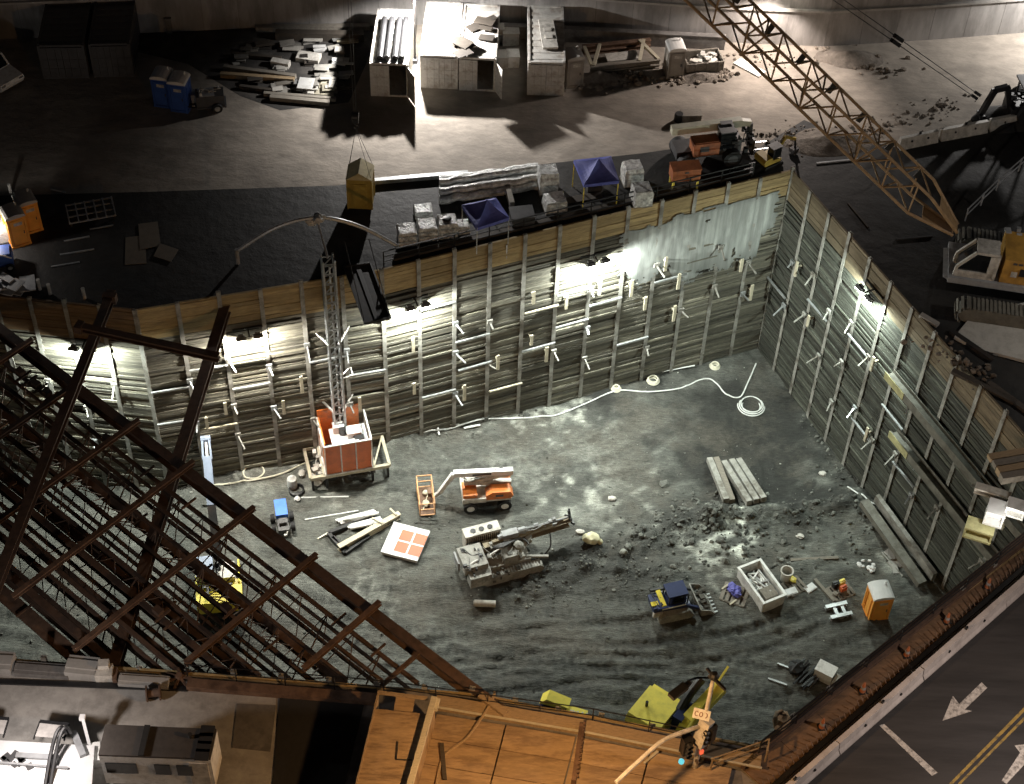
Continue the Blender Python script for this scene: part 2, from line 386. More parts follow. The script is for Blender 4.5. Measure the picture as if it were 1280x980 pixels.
# rubble: loose stones nobody could count
def rubble():
    ico = None
    import bmesh
    b = bmesh.new(); bmesh.ops.create_icosphere(b, subdivisions=1, radius=1)
    iv = [v.co.copy() for v in b.verts]; jf = [tuple(v.index for v in f.verts) for f in b.faces]; b.free()
    mb = MB(); rnd = random.Random(3)
    def stone(x, y, r, z=None, tn=None):
        sq = V((rnd.uniform(.6,1.3), rnd.uniform(.6,1.3), rnd.uniform(.4,.9)))
        R = Matrix.Rotation(rnd.random()*6.28, 3, V((rnd.random(),rnd.random(),rnd.random()+.1)).normalized())
        zz = (floor_z(x,y) if z is None else z) + r*.2
        mb.add([R @ V((v.x*sq.x, v.y*sq.y, v.z*sq.z))*r*rnd.uniform(.75,1.2) + V((x,y,zz)) for v in iv], jf, tn or (rnd.uniform(.55,1.5) if rnd.random() < .95 else 2.2))
    zones = [(R1,R2,1.2,340,.03,.12), (R3,R4,1.4,300,.03,.12), (R1,R2,1.0,700,.02,.06), (P(770,690,PIT),P(850,650,PIT),1.0,18,.15,.34), (K1,K2,1.0,160,.06,.25), (P(850,640,PIT),P(950,690,PIT),1.6,260,.07,.3), (P(500,545,PIT),P(640,505,PIT),1.0,150,.06,.25), (P(1010,510,PIT),P(1065,600,PIT),.6,110,.06,.22), (P(540,560,PIT),P(1000,640,PIT),4,200,.03,.08), (P(450,800,PIT),P(1000,800,PIT),5,160,.03,.08), (P(960,690,PIT),P(1120,660,PIT),1.6,130,.05,.2), (P(560,650,PIT),P(720,770,PIT),1.8,150,.04,.16), (P(20,800,PIT),P(420,780,PIT),3,160,.04,.14), (P(0,520,PIT),P(250,640,PIT),2,150,.05,.3)]
    for a, c, w, n, r0, r1 in zones:
        for _ in range(n):
            t = rnd.random(); p = a.lerp(c, t)
            stone(p.x+rnd.gauss(0,w), p.y+rnd.gauss(0,w*.8), r0+(r1-r0)*rnd.random()**2.5)
    for _ in range(520):
        x, y = rnd.uniform(-20,26), rnd.uniform(45,82)
        if noise.noise(V((x*.25,y*.25,77))) > -.05: stone(x, y, rnd.uniform(.025,.06), None, rnd.uniform(2.2,4.5))
    m = mat('rubble stone', (.1,.103,.092), .9, 0, .35, 5, .4)
    mb.build('rubble', m, None, kind='stuff')
    # dirt spill beside the road
    mb = MB()
    for a, c, w, n, r0, r1 in [(P(715,105),P(800,98),.6,200,.08,.3), (P(830,102),P(915,92),.5,140,.08,.25), (P(960,172),P(1080,180),1.0,160,.05,.2), (P(900,72),P(1010,72),1,60,.05,.2), (P(1040,70),P(1120,90),.8,90,.06,.3), (P(1060,170),P(1200,130),.8,120,.05,.2), (P(1160,420),P(1230,480),.6,60,.08,.25)]:
        for _ in range(n):
            p = a.lerp(c, rnd.random()); x, y = p.x+rnd.gauss(0,w), p.y+rnd.gauss(0,w*.7)
            z = 0
            mb_ = mb
            r = r0+(r1-r0)*rnd.random()**2
            R = Matrix.Rotation(rnd.random()*6.28, 3, V((rnd.random(),rnd.random(),rnd.random()+.1)).normalized())
            mb.add([R @ V((v.x, v.y, v.z*.6))*r*rnd.uniform(.75,1.2) + V((x,y,r*.3)) for v in iv], jf, rnd.uniform(.6,1.5))
    mb.build('roadside_rubble', mat('dirt clods', (.15,.125,.1), .95, 0, .4, 5, .4), None, kind='stuff')
rubble()
def mound(name, label, px, py, rx, ry, h, rz, m, z=0):
    c = P(px,py,z); mb = MB(); n, k = 40, 14; sd = random.random()*30
    mb.v.append((0,0,h*1.0))
    for j in range(1, k+1):
        t = j/k
        for i in range(n):
            a = 2*PI*i/n; q = 1+.25*noise.noise(V((math.cos(a)*1.3, math.sin(a)*1.3, sd)))
            x, y = math.cos(a)*rx*t*q, math.sin(a)*ry*t*q
            zz = h*(1-t)**1.1*(1+.25*noise.noise(V((x*.9,y*.9,sd)))) + .1*fb(x,y,1.6,3,sd)*(1-t) - (.04 if j == k else 0)
            mb.v.append((x,y,max(-.05, zz)))
    for i in range(n): mb.f.append((0, 1+i, 1+(i+1) % n)); mb.c.append(1)
    for j in range(k-1):
        for i in range(n):
            a, b = 1+j*n+i, 1+j*n+(i+1) % n
            mb.f.append((a, a+n, b+n, b)); mb.c.append(1)
    return solo(mb, name, m, label, 'dirt mound', c, rz, smooth=True)
dm = mat('mound dirt', (.14,.12,.1), .95, 0, .45, 2.2, .9, bdist=.15)
mound('dirt_mound', 'low grey dirt mound beside the steel frames and in front of the small grey cabin', 752,100,2.3,.9,.7,.15,dm)
mound('dirt_mound', 'thin pale dirt spill in front of the open bin of rubbish', 872,98,2.2,.7,.4,.2,dm)
mound('dirt_mound', 'dark clod heap on the road side at the foot of the long concrete wall', 1062,74,2.4,1.1,.7,0,dm)
mound('dirt_mound', 'broad muddy heap under the crane boom near the pit corner', 1040,178,3.2,1.5,.6,.1,dm)
# ---------------------------------------------------------------- shoring walls
def shoring(name, label, p0, p1, band, zb=PIT-.6, detail=2, old=lag_m, new=lag_new, sp=2.3, seed=1, phase=0.0, band2=None):
    rnd = random.Random(seed); L = (p1-p0).length
    t = thing(name, label, 'retaining wall', p0, math.atan2(p1.y-p0.y, p1.x-p0.x), 'shoring walls of the pit')
    n = max(1, round(L/sp)); xs = [L*(i/n) for i in range(n+1)]
    lo = MB(); hi = MB(); bs = MB()
    bs.box((L/2, .45, zb/2), (L, .5, -zb-.06)); bs.build('soil_backing', mat('packed soil', (.06,.055,.045), .95), t)
    for i in range(n):
        xa, xb = xs[i]+.05, xs[i+1]-.05; bz = -(band + rnd.uniform(-.25,.25))
        z = zb; big = rnd.uniform(.85,1.15); shift = rnd.uniform(0,.05)
        while z < bz - .1:
            h = rnd.choice((.13,.18,.2,.22)); h = min(h, bz-z)
            if rnd.random() > .025 or detail < 2:
                lo.box(((xa+xb)/2, .1-shift-rnd.random()**2*.11, z+h/2), (xb-xa, .16, h-.016), 0, big*rnd.uniform(.5,1.5) if rnd.random() < .95 else 2.3)
            z += h
        z = bz; big = rnd.uniform(.85,1.12)
        while z < .1:
            h = rnd.choice((.25,.3,.3,.4)); h = min(h, .14-z)
            hi.box(((xa+xb)/2+rnd.uniform(-.03,.03), .06-rnd.random()*.05, z+h/2), (xb-xa+.04, .12, h-.012), 0, big*rnd.uniform(.75,1.2))
            z += h
    lo.build('lagging', old, t); hi.build('top_planking', new, t)
    for i, x in enumerate(xs):
        if i == 0 and detail == 2 and phase: continue
        m = MB(); m.ibeam((x,-.04,zb), (x,-.04, rnd.uniform(.15,.55)), .26, .16, .03, (0,1,0)); m.build('soldier_pile', pile_m, t)
    if detail == 2:
        for i, x in enumerate(xs[1:-1]):
            for zz in ((-5.2, -8.6, -12.0) if i % 2 else (-6.4, -10.2)):
                z = zz + rnd.uniform(-.6,.6)
                if rnd.random() < .72:
                    m = MB(); s = rnd.uniform(-.1,.35)
                    m.box((x,-.34,z+.05), (.36,.12,.36)); m.bar((x,-.4,z+.03), (x+s,-rnd.uniform(.75,1.3),z-rnd.uniform(.05,.4)), .085,.085)
                    m.build('tieback_head', pile_m if rnd.random() < .6 else galv, t)
                if rnd.random() < (.25 if p0 is A_ else .55):
                    m = MB(); xx = x + rnd.choice((-.55,.6))
                    m.box((xx,-.42,z+.05), (.2,.1,rnd.uniform(.9,1.5))); m.box((xx,-.2,z+.2),(.1,.4,.1)); m.build('stub_plank', wood_pale, t)
    return t, xs, L
NW = shoring('shoring_wall', 'north lagging wall of the pit from the hoist to the far corner, floodlit with grey concrete smears', J_, A_, 1.9, seed=11, phase=1)
NW2 = shoring('shoring_wall', 'lagging wall behind the orange hoist, left of the long floodlit wall', I_, J_, 2.4, seed=12, phase=1)
WW = shoring('shoring_wall', 'short lagging wall at far left seen through the rusty bracing', H_, I_, 2.6, seed=13, new=lag_brown)
WW2 = shoring('shoring_wall', 'lagging wall running out of the left edge behind the bracing', G_, H_, 2.6, seed=14, phase=1, new=lag_brown, detail=1)
EW = shoring('shoring_wall', 'right hand lagging wall below the crawler crane', A_, B_, 2.0, seed=15, old=mat('dark green grey lagging', (.062,.066,.053), .85, 0, .7, 2.6, .5, (1,1,11), dirt=(.035,.033,.026), dirt_amt=.8, dirt_scale=.4), new=mat('faded planking', (.17,.135,.085), .85, 0, .4, 2.0, .3, (1,1,8), dirt=(.09,.07,.045), dirt_amt=.7, dirt_scale=.4), sp=2.35, phase=1)
SE = shoring('shoring_wall', 'shoring wall under the timber walkway beside the street', B_, C_, 1.5, seed=16, detail=1, phase=1)
SW = shoring('shoring_wall', 'near shoring wall under the plywood deck, right part', C_, D_, 1.5, seed=17, detail=1, phase=1)
SW3 = shoring('shoring_wall', 'near shoring wall under the plywood shed, middle part', D_, N_, 1.5, seed=19, detail=1, phase=1)
SW2 = shoring('shoring_wall', 'near shoring wall under the bracing ends and concrete slab', N_, E_, 1.5, seed=18, detail=1, phase=1)
for w, pts in ((NW, ((2.4,-3.6,0,.9),(5,-7.2,0,1),(5.1,-9.8,2,1),(9.8,-6.2,1,1),(9.6,-9.6,0,1),(12.2,-5.4,0,1),(12.1,-8.2,0,1),(14.5,-7,0,1),(7.4,-12.6,1,1),(2.6,-11.5,0,1),(19,-6.4,0,1),(17,-11.4,0,1))),
               (NW2, ((1,-6.5,0,1),(3.5,-5.2,0,1),(5.6,-4.9,1,1),(5.6,-7.4,0,1),(1.2,-9.4,0,1),(10.6,-6.2,0,1),(12,-8,0,1),(3.4,-10.5,1,1))),
               (EW, ((2,-9,0,1),(6,-7,0,1),(9.5,-6,0,1),(14,-8,0,1),(17,-11,0,1),(12,-11.6,0,1)))):
    t, xs, L = w
    for x, z, k, l in pts:
        i = min(range(len(xs)-1), key=lambda q: abs(xs[q]+1-x)); m = MB()
        m.box(((xs[i]+xs[i+1])/2+.1*k, -.36, z), (2.3, .12, .1), 0, M=Matrix.Rotation(rad(random.uniform(-1.5,1.5)),3,'Y')); m.build('ledge_rail', galv if k != 1 else wood_pale, t)
# shotcrete smeared over the far end of the north wall
def shotcrete():
    t, xs, L = NW; mb = MB(); n = 140; x0, x1 = L-12.6, L-.4
    tops = []; bots = []
    for i in range(n+1):
        x = x0+(x1-x0)*i/n; k = i/n
        tops.append((x, -1.15 - .5*max(0, noise.noise(V((x*.8,3,0)))) - (.0 if k > .35 else .3)))
        bots.append((x, -5.3 - 2.4*min(1,k*2.4) + 1.5*noise.noise(V((x*.55,9,0))) + .7*noise.noise(V((x*2.2,4,0))) + (1.8 if k > .9 else 0)))
    rows = 44
    for i in range(n+1):
        for j in range(rows+1):
            q = j/rows; x = tops[i][0]; z = tops[i][1]*(1-q)+bots[i][1]*q
            mb.v.append((x, -.105-.022*(1+noise.noise(V((x*1.8,z*1.8,1)))) , z))
    for i in range(n):
        for j in range(rows):
            zc = mb.v[i*(rows+1)+j][2]; xc = mb.v[i*(rows+1)+j][0]
            e = min(i/26, j/6+.35, (rows-j)/16, (n-i)/10)
            if noise.noise(V((xc*.9, zc*.35, 21))) > .42 and j > 6: continue
            if noise.noise(V((xc*1.3, zc*5.5, 27)))*.5+.5 > .1+e*1.0: continue
            a = i*(rows+1)+j; mb.f.append((a, a+1, a+rows+2, a+rows+1)); mb.c.append((.3+.7*max(0,min(1,e*1.1)))*(.7+.8*abs(noise.noise(V((xc*2.3,zc*.15,31))))))
    mb.build('concrete_patch', shot_m, t)
shotcrete()
# walers on the right wall
t, xs, L = EW
def onE(px, py, z):   # distance along the right wall
    p = P(px,py,z); d = (B_-A_).normalized(); return (p-A_).dot(d)
for (a, b, z, w) in (((1135,470),(1246,612),-5.0,.6), ((1150,540),(1232,655),-8.6,.6)):
    sa = onE(*a, z)-.6; sb = L-.4
    m = MB(); m.ibeam((sa,-.6,z),(sb,-.6,z), w, .6, .05, (0,1,0))
    m.build('waler', mat('green grey steel',(.18,.175,.15),.6,.1,.35,1.5,.2,dirt=(.07,.06,.045),dirt_amt=.6), t)
    c = MB(); c.box((sa+.95,-.92,z),(2.0,.03,w-.05)); c.build('waler_plate', mat('pale yellow steel',(.5,.48,.25),.6,0,.3,2,dirt=(.3,.27,.15)), t)
# lengths of the top planking that look newer or darker
# ---------------------------------------------------------------- setting sheets near the camera
bar0, bar1 = P(1000,962), P(1280,717)
sd = (bar1-bar0).normalized(); sn = V((sd.y,-sd.x,0))     # sn points to the street
def street(s, o, z=0.0): p = bar0 + sd*s + sn*o; return V((p.x,p.y,z))
struct(flat([[street(-60,.25), street(110,.25), street(110,40), street(-60,40)]], .008), 'street', asphalt)
mb = MB(); a, b = street(-60,.28), street(110,.28)
struct(flat([[street(-60,.26),street(110,.26),street(110,.55),street(-60,.55)]], .012), 'gutter', conc_dark)
struct(flat([[P(-300,812), P(-30,822), E_+V((0,-.02,0)), V((-10.5,44.05,0)), P(345,860), P(345,1200), P(-300,1200)]], .008), 'concrete_apron', conc)
struct(flat([[V((-10.5,44.05,0)), N_, D_, C_, V((11.2,40.6,0)), P(960,1200), P(346,1200), P(346,860)]], .006), 'shade_toned_footway', conc_dark)  # dark tone paints in the shade on the ground beside the plywood shed
def mark(name, pts, m, label):
    mb = flat([[P(*p) for p in pts]], .013)
    return solo(mb, name, m, label, 'road marking')
mark('lane_arrow', [(1178,901),(1191,870),(1199,880),(1227,853),(1234,860),(1206,887),(1215,889)], paint_w, 'whole white arrow painted on the dark road, left of the yellow lines')
mark('stop_line', [(1099,907),(1105,905),(1172,966),(1165,970)], paint_w, 'thin white bar painted across the near lane of the road')
mark('yellow_line', [(1186,980),(1191,980),(1284,886),(1284,880)], paint_y, 'yellow line on the road nearer to the whole arrow')
mark('yellow_line', [(1197,980),(1201,980),(1284,897),(1284,892)], paint_y, 'yellow line on the road nearer to the cut off arrow')
mark('lane_arrow', [(1252,976),(1258,980),(1284,952),(1280,946),(1285,930),(1268,932),(1275,941)], paint_w, 'white arrow cut off by the lower right corner of the picture')
# ================================================================ beyond the pit: wall, containers, yard
def wall_along(name, label, pts, h, th, m, step=2.4, ledge=None):
    t = thing(name, label, 'concrete wall', (0,0,0)); 
    mb = MB(); gr = MB()
    for i in range(len(pts)-1):
        a, b = pts[i], pts[i+1]; d = (b-a); L = d.length; d.normalize(); o = V((-d.y,d.x,0))
        n = max(1, round(L/step))
        for k in range(n):
            p, q = a+d*(L*k/n+.012), a+d*(L*(k+1)/n-.012)
            mb.bar(p+o*th/2+V((0,0,h/2)), q+o*th/2+V((0,0,h/2)), th, h, c=random.uniform(.85,1.12))
        gr.bar(a+o*(th/2+.03)+V((0,0,h/2-.02)), b+o*(th/2+.03)+V((0,0,h/2-.02)), th, h-.04)
    mb.build('wall_panels', m, t); gr.build('wall_core', conc_dark, t)
    if ledge:
        le = MB()
        for i in range(len(pts)-1):
            a, b = pts[i], pts[i+1]; d = (b-a).normalized(); o = V((-d.y,d.x,0))
            le.bar(a-o*.1+V((0,0,ledge)), b-o*.1+V((0,0,ledge)), .22, .16)
        le.build('ledge', conc, t)
    return t
pan = mat('concrete wall panel', (.3,.285,.27), .9, 0, .3, .8, .2, (1,1,.25), dirt=(.16,.15,.14), dirt_amt=.7, dirt_scale=.5)
wp = [P(-700,92), P(-200,58), P(300,36), P(560,30), P(880,52), P(1030,58), P(1160,50), P(1290,40), P(1700,8)]
wall_along('retaining_wall', 'long pale concrete panel wall with a ledge, closing the yard along the top', wp, 9.0, .5, pan, ledge=2.9)
k0, k1 = P(540,42), P(905,61)
mb = MB(); d = (k1-k0).normalized()
mb.bar(k0+V((0,0,.5)), k1+V((0,0,.5)), .35, 1.0); mb.bar(k0+V((0,0,1.03)), k1+V((0,0,1.03)), .42, .08)
solo(mb, 'low_wall', conc_dark, 'low dark kerb wall with a bright top edge in front of the long concrete wall', 'low wall')

def container(label, fl, fr, length=6.0, opened=None, roof_stuff=None, h=2.6, lean=0.0, m=None):
    m = m or cont_m
    a, b = P(*fl), P(*fr); w = (b-a).length; rz = math.atan2(b.y-a.y, b.x-a.x)+lean
    t = thing('shipping_container', label, 'container', a, rz, 'containers in the yard')
    bd = MB(); th = .06
    for x in (th/2, w-th/2):
        n = int(length/.3)
        for i in range(n): bd.box((x+(.02 if i % 2 else -.02), (i+.5)*length/n, h/2), (th, length/n, h-.1))
    bd.box((w/2, length-.03, h/2), (w-.14, th, h-.1)); bd.box((w/2, length/2, .06), (w-.13, length-.05, .1))
    n = int(length/.35)
    for i in range(n): bd.box((w/2, (i+.5)*length/n, h-.03+(.012 if i % 2 else -.012)), (w-.14, length/n, .05))
    bd.build('body', m, t)
    fr_ = MB()
    for x in (.06, w-.06):
        for y in (.0, length): fr_.box((x, y, h/2), (.16,.16,h+.02))
    for z in (.07, h-.02): 
        for y in (.0, length): fr_.box((w/2, y, z), (w-.28, .14, .15))
    for x in (.05, w-.05): fr_.box((x, length/2, h-.02), (.14, length-.2, .14))
    fr_.build('corner_frame', m, t)
    dw = w/2-.08
    for k, x in enumerate((.08, w/2+.01)):
        ang = 0; hx = 0.0
        if opened == 'r' and k == 1: ang = rad(118)
        if opened == 'l' and k == 0: ang = rad(-100)
        dm_ = MB(); s = -1 if k == 1 else 1
        dm_.box((s*dw/2, -.02, h/2-.02), (dw-.02, .05, h-.28))
        for q in (.3,.7): dm_.cyl((s*dw*q,-.07,.2), (s*dw*q,-.07,h-.25), .02, 6)
        for z in (.8,1.5): dm_.box((s*dw/2,-.05,z),(dw-.06,.02,.05))
        R = Matrix.Rotation(ang, 4, 'Z'); ox = (w-.08) if k == 1 else .08
        dm_.v = [tuple((R @ V(p)) + V((ox,-.03,0))) for p in dm_.v]
        dm_.build('door', m, t)
    return t, w
container('pale shipping container with one door open and four dark pipes on its roof', (464,119),(511,121), opened='r')
container('closed pale container with a plain white roof, next to the strongest light', (526,109),(572,111))
container('pale container with dark rags and boards heaped on its roof and its doorway open', (574,112),(619,114), opened='r')
container('shaded container standing alone with one door ajar, right of the small white boxes', (659,118),(704,119), length=6.3, opened=None)
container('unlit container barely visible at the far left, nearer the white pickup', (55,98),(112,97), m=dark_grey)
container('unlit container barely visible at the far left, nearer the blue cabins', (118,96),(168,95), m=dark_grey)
# pipes and heaps on the roofs
for i, x in enumerate((475,484,494,502)):
    m = MB(); a = P(x,76,2.6); b = P(x+6,26,2.6); m.cyl(a+V((0,0,.2)), b+V((0,0,.2)), .2, 10)
    solo(m, 'steel_pipe', black_paint, ['dark pipe on the roof of the container, leftmost of four','dark pipe second from the left on the container roof','dark pipe third from the left on the container roof','dark pipe on the container roof, rightmost of four'][i], 'pipe', group='pipes on a container roof', smooth=True)
def sheet_heap(name, label, px, py, z, items, m, cat='scrap'):
    mb = MB(); rnd = random.Random(px)
    for i in range(items):
        x, y = rnd.uniform(-1,1), rnd.uniform(-1.2,1.2)
        mb.box((x,y,.05+.05*i), (rnd.uniform(.6,1.5), rnd.uniform(.4,1.1), .05), 0, rnd.uniform(.6,1.3), Matrix.Rotation(rnd.uniform(0,3),3,'Z') @ Matrix.Rotation(rnd.uniform(-.15,.15),3,'X'))
    return solo(mb, name, m, label, cat, P(px,py,z))
sheet_heap('board_heap', 'lower heap of dark boards on the container roof', 589,62,2.64,8,wood_dark)
sheet_heap('board_heap', 'small upper heap of dark boards on the container roof, towards the wall', 605,37,2.64,5,wood_dark)
m = MB(); a, b = P(688,62,2.64), P(682,26,2.64); m.bar(a+V((.0,0,.1)), b+V((0,0,.1)), 1.0, .16)
for q in (.3,.55): m.bar(a.lerp(b,q)+V((0,0,.2)), a.lerp(b,q+.12)+V((0,0,.2)), .5, .06)
solo(m, 'long_board', off_white, 'pale slotted board lying along the roof of the lone container', 'board')
def crate(label, px, py, w, d, h, m, rz=.1, name='storage_box', z=0):
    mb = MB(); mb.box((0,0,h/2-.03), (w,d,h-.06)); mb.box((0,0,h-.02),(w+.06,d+.06,.07)); mb.box((0,-d/2-.02,h*.55),(w*.2,.04,.05))
    for x in (-w*.4,w*.4): mb.box((x,0,.02),(.1,d,.1))
    return solo(mb, name, m, label, 'box', P(px,py,z), rz)
crate('bright white box between the containers, in front', 641,80,.8,.9,.9,white)
crate('grey box touching the bright white box between the containers', 628,81,.7,.9,.9,cont_m)
crate('pale topped box at the back between the containers', 638,52,1.1,1.0,1.0,cont_m)
crate('narrow pale box against the back of the gap between containers', 624,50,.6,.7,1.1,cont_m)
crate('small white box far back in the dark left yard', 209,22,.45,.5,.9,off_white)
crate('smaller white box next to another in the dark left yard', 219,18,.4,.4,.8,off_white)
crate('dim narrow box in front of the white boxes in the dark left yard', 212,40,.4,.4,1.2,conc_dark)
# portable toilets
def potty(label, px, py, z, rz, body, roof, w=1.12, d=1.15, h=2.15, tall=1.0, group='portable toilets'):
    t = thing('portable_toilet', label, 'portable toilet', P(px,py,z), rz, group)
    b = MB(); b.box((0,0,.09),(w+.06,d+.06,.16)); b.box((0,0,h/2+.1),(w-.06,d-.06,h-.14)); 
    for x in (-1,1):
        for y in (-1,1): b.box((x*(w/2-.05),y*(d/2-.05),h/2+.1),(.12,.12,h-.1))
    for x in (-.22,.22):
        b.box((x*w*1.2, d/2, h/2),( .04,.05,h-.5)); b.box((w/2*1, x*d*1.2, h/2),(.05,.04,h-.5)); b.box((-w/2*1, x*d*1.2, h/2),(.05,.04,h-.5))
    b.build('cabin', body, t)
    r = MB(); n = 8; prof = [(-(w/2+.05), 0)] + [((w/2+.05)*math.sin(-PI/2+PI*i/n)*.98, .06+.2*math.cos(-PI/2+PI*i/n)) for i in range(n+1)] + [((w/2+.05), 0)]
    r.prism(prof, -(d/2+.05), d/2+.05); r.v = [(x,y,zz+h+.06) for x,y,zz in r.v]
    r.cyl((w*.3,d*.3,h+.1),(w*.3,d*.3,h+.5),.05,8)
    r.build('roof', roof, t)
    dr = MB(); dr.box((0,-d/2-.0,h/2+.05),(w*.72,.05,h-.35)); dr.build('door', body, t)
    s = MB(); s.box((w*.05,-d/2-.03,h*.82),(.5,.015,.22)); s.build('label_plate', off_white, t)
    l = MB(); l.box((w*.28,-d/2-.04,h*.5),(.06,.04,.2)); l.build('latch', dark_grey, t)
    return t
grey_p = mat('grey brown plastic', (.3,.28,.25), .6, 0, .15, 2, dirt=(.2,.18,.15))
roof_w = mat('white translucent roof', (.72,.71,.68), .5, 0, .1, 2)
roof_g = mat('greyish roof plastic', (.42,.4,.37), .5, 0, .2, 2)
y0 = yaw((195,132),(240,138))
potty('dark blue portable toilet, left one of a pair in the dim yard', 207,128,0,y0,blue,roof_w)
potty('dark blue portable toilet, right one of a pair in the dim yard', 228,134,0,y0,blue,roof_w)
potty('shaded grey brown portable toilet beside the lone container', 715,103,0,.3,grey_p,roof_g)
potty('grey portable toilet with a pale rounded roof between steel frame and open bin', 841,92,0,.2,grey_p,roof_w)
potty('orange portable toilet at the left edge, half lit in front of its neighbour', 24,301,0,.55,orange_potty,roof_g)
potty('orange portable toilet at the left edge standing behind the half lit one', 39,284,0,.55,orange_potty,roof_g)
potty('bright orange portable toilet with a white roof on the pit floor', 1093,766,floor_z(*P(1093,766,PIT).xy)-.05,yaw((1080,770),(1106,768),PIT)+.05,orange_potty,white_clean, w=1.25, d=1.25)
# pickup at the far left
def wheel(mb_t, mb_r, c, r, w, ax):
    c = V(c); ax = V(ax).normalized()
    mb_t.cyl(c-ax*w/2, c+ax*w/2, r, 18); mb_r.cyl(c-ax*(w/2+.02), c+ax*(w/2+.02), r*.55, 14)
def add_wheels(t, cs, r, w, ax=(0,1,0), rim=off_white, name='wheel'):
    for c in cs:
        a, b = MB(), MB(); wheel(a, b, c, r, w, ax)
        o = a.build(name, black, t, True); b.build('rim', rim, o, True)
t = thing('pickup_truck', 'white pickup cut off by the left edge with a bright headlamp glint', 'pickup', P(6,108), rad(-38))
b = MB(); b.prism([(-4.2,.45),(.9,.45),(1.05,.75),(1.0,1.0),(-.3,1.12),(-.9,1.75),(-2.3,1.78),(-2.6,1.15),(-4.2,1.15)], -.92,.92); b.build('body', white, t)
b = MB(); b.prism([(-.36,1.16),(-.88,1.68),(-2.25,1.70),(-2.45,1.2)], -.94,.94); b.build('side_window', glass, t)
b = MB(); b.bar((-.3,0,1.2),(-.86,0,1.74),1.5,.03); b.build('windscreen', glass, t)
for y in (-.7,.7):
    b = MB(); b.box((1.0,y,.85),(.08,.3,.18)); b.build('headlight', chrome, t)
add_wheels(t, [(x,y,.38) for x in (.2,-3.2) for y in (-.85,.85)], .38, .25)
# generator trailer beside the blue cabins
t = thing('generator_trailer', 'dark trailer generator with pale cover beside the blue cabins', 'generator', P(264,134), rad(12))
b = MB(); b.box((0,0,.75),(1.8,1.0,.9)); b.box((0,0,.35),(2.0,1.1,.12)); b.build('housing', dark_grey, t)
b = MB(); b.box((-.2,0,1.23),(1.0,.9,.05)); b.build('cover', grey_paint, t)
b = MB(); b.bar((-1,0,.35),(-2.1,0,.4),.1,.1); b.bar((-1.0,-.4,.35),(-2.0,0,.4),.08,.08); b.build('tow_bar', dark_steel, t)
add_wheels(t, [(.4,-.6,.33),(.4,.6,.33)], .33, .2)
crate('low pale plastic crate squeezed beside the blue cabins', 247,131,.6,.7,1.0,grey_paint)
# lumber yard
struct(flat([[P(*p) for p in ((190,20),(290,12),(470,14),(462,70),(436,128),(350,138),(300,120),(235,80),(150,60))]], .005), 'dark_ground_patch', mat('near black ground',(.03,.028,.026),.8,0,.6,.8,.6,dirt=(.1,.09,.08),dirt_amt=.5,dirt_scale=.6))  # darker ground patch beneath the timber and scrap stacks
LY = 'timber and scrap stacked in the yard'
def beam(label, a, b, w, h, m, z=0, name='timber_beam', cat='beam', group=None, ib=False):
    p, q = P(*a, z)+V((0,0,h/2)), P(*b, z)+V((0,0,h/2)); mb = MB()
    if ib: mb.ibeam(p, q, w, h, .03)
    else: mb.bar(p, q, w, h)
    c = (p+q)/2; mb.v = [(x-c.x, y-c.y, zz-c.z+h/2) for x,y,zz in mb.v]
    return solo(mb, name, m, label, cat, (c.x,c.y,c.z-h/2), group=group)
for i, (a, b, w, h, m, l) in enumerate([
    ((367,19),(472,20),.25,.3,galv,'pale long beam farthest back in the scrap yard, against the wall'),
    ((368,27),(430,29),.2,.3,galv,'short back beam just in front of the farthest one'),
    ((320,38),(462,36),.4,.35,wood_grey,'long pale topped beam behind the thick dark one'),
    ((345,48),(455,50),.5,.6,wood_dark,'thick dark beam casting a wide black shadow in the scrap yard'),
    ((280,87),(370,99),.3,.35,wood_grey,'long slanting pale beam at the left of the scrap yard, upper one'),
    ((276,96),(368,103),.3,.35,wood,'long slanting beam at the left of the scrap yard, lower one'),
    ((338,124),(412,131),.35,.3,wood_grey,'front beam lying at the road edge of the scrap yard'),
    ((330,119),(420,126),.25,.25,wood_grey,'thin beam just behind the front one at the road edge'),
    ((290,70),(352,76),.25,.3,wood_dark,'dim beam among the darkest scrap at left'),
    ((300,110),(345,116),.25,.25,wood_dark,'short dim beam near the generator trailer'),
    ((372,72),(400,76),.9,.3,off_white,'broad bright plank bundle in the middle of the scrap yard'),
    ((340,80),(362,84),.5,.4,off_white,'bright stub beam left of the bright plank bundle'),
    ]): beam(l, a, b, w, h, m, group=LY)
rnd = random.Random(5)
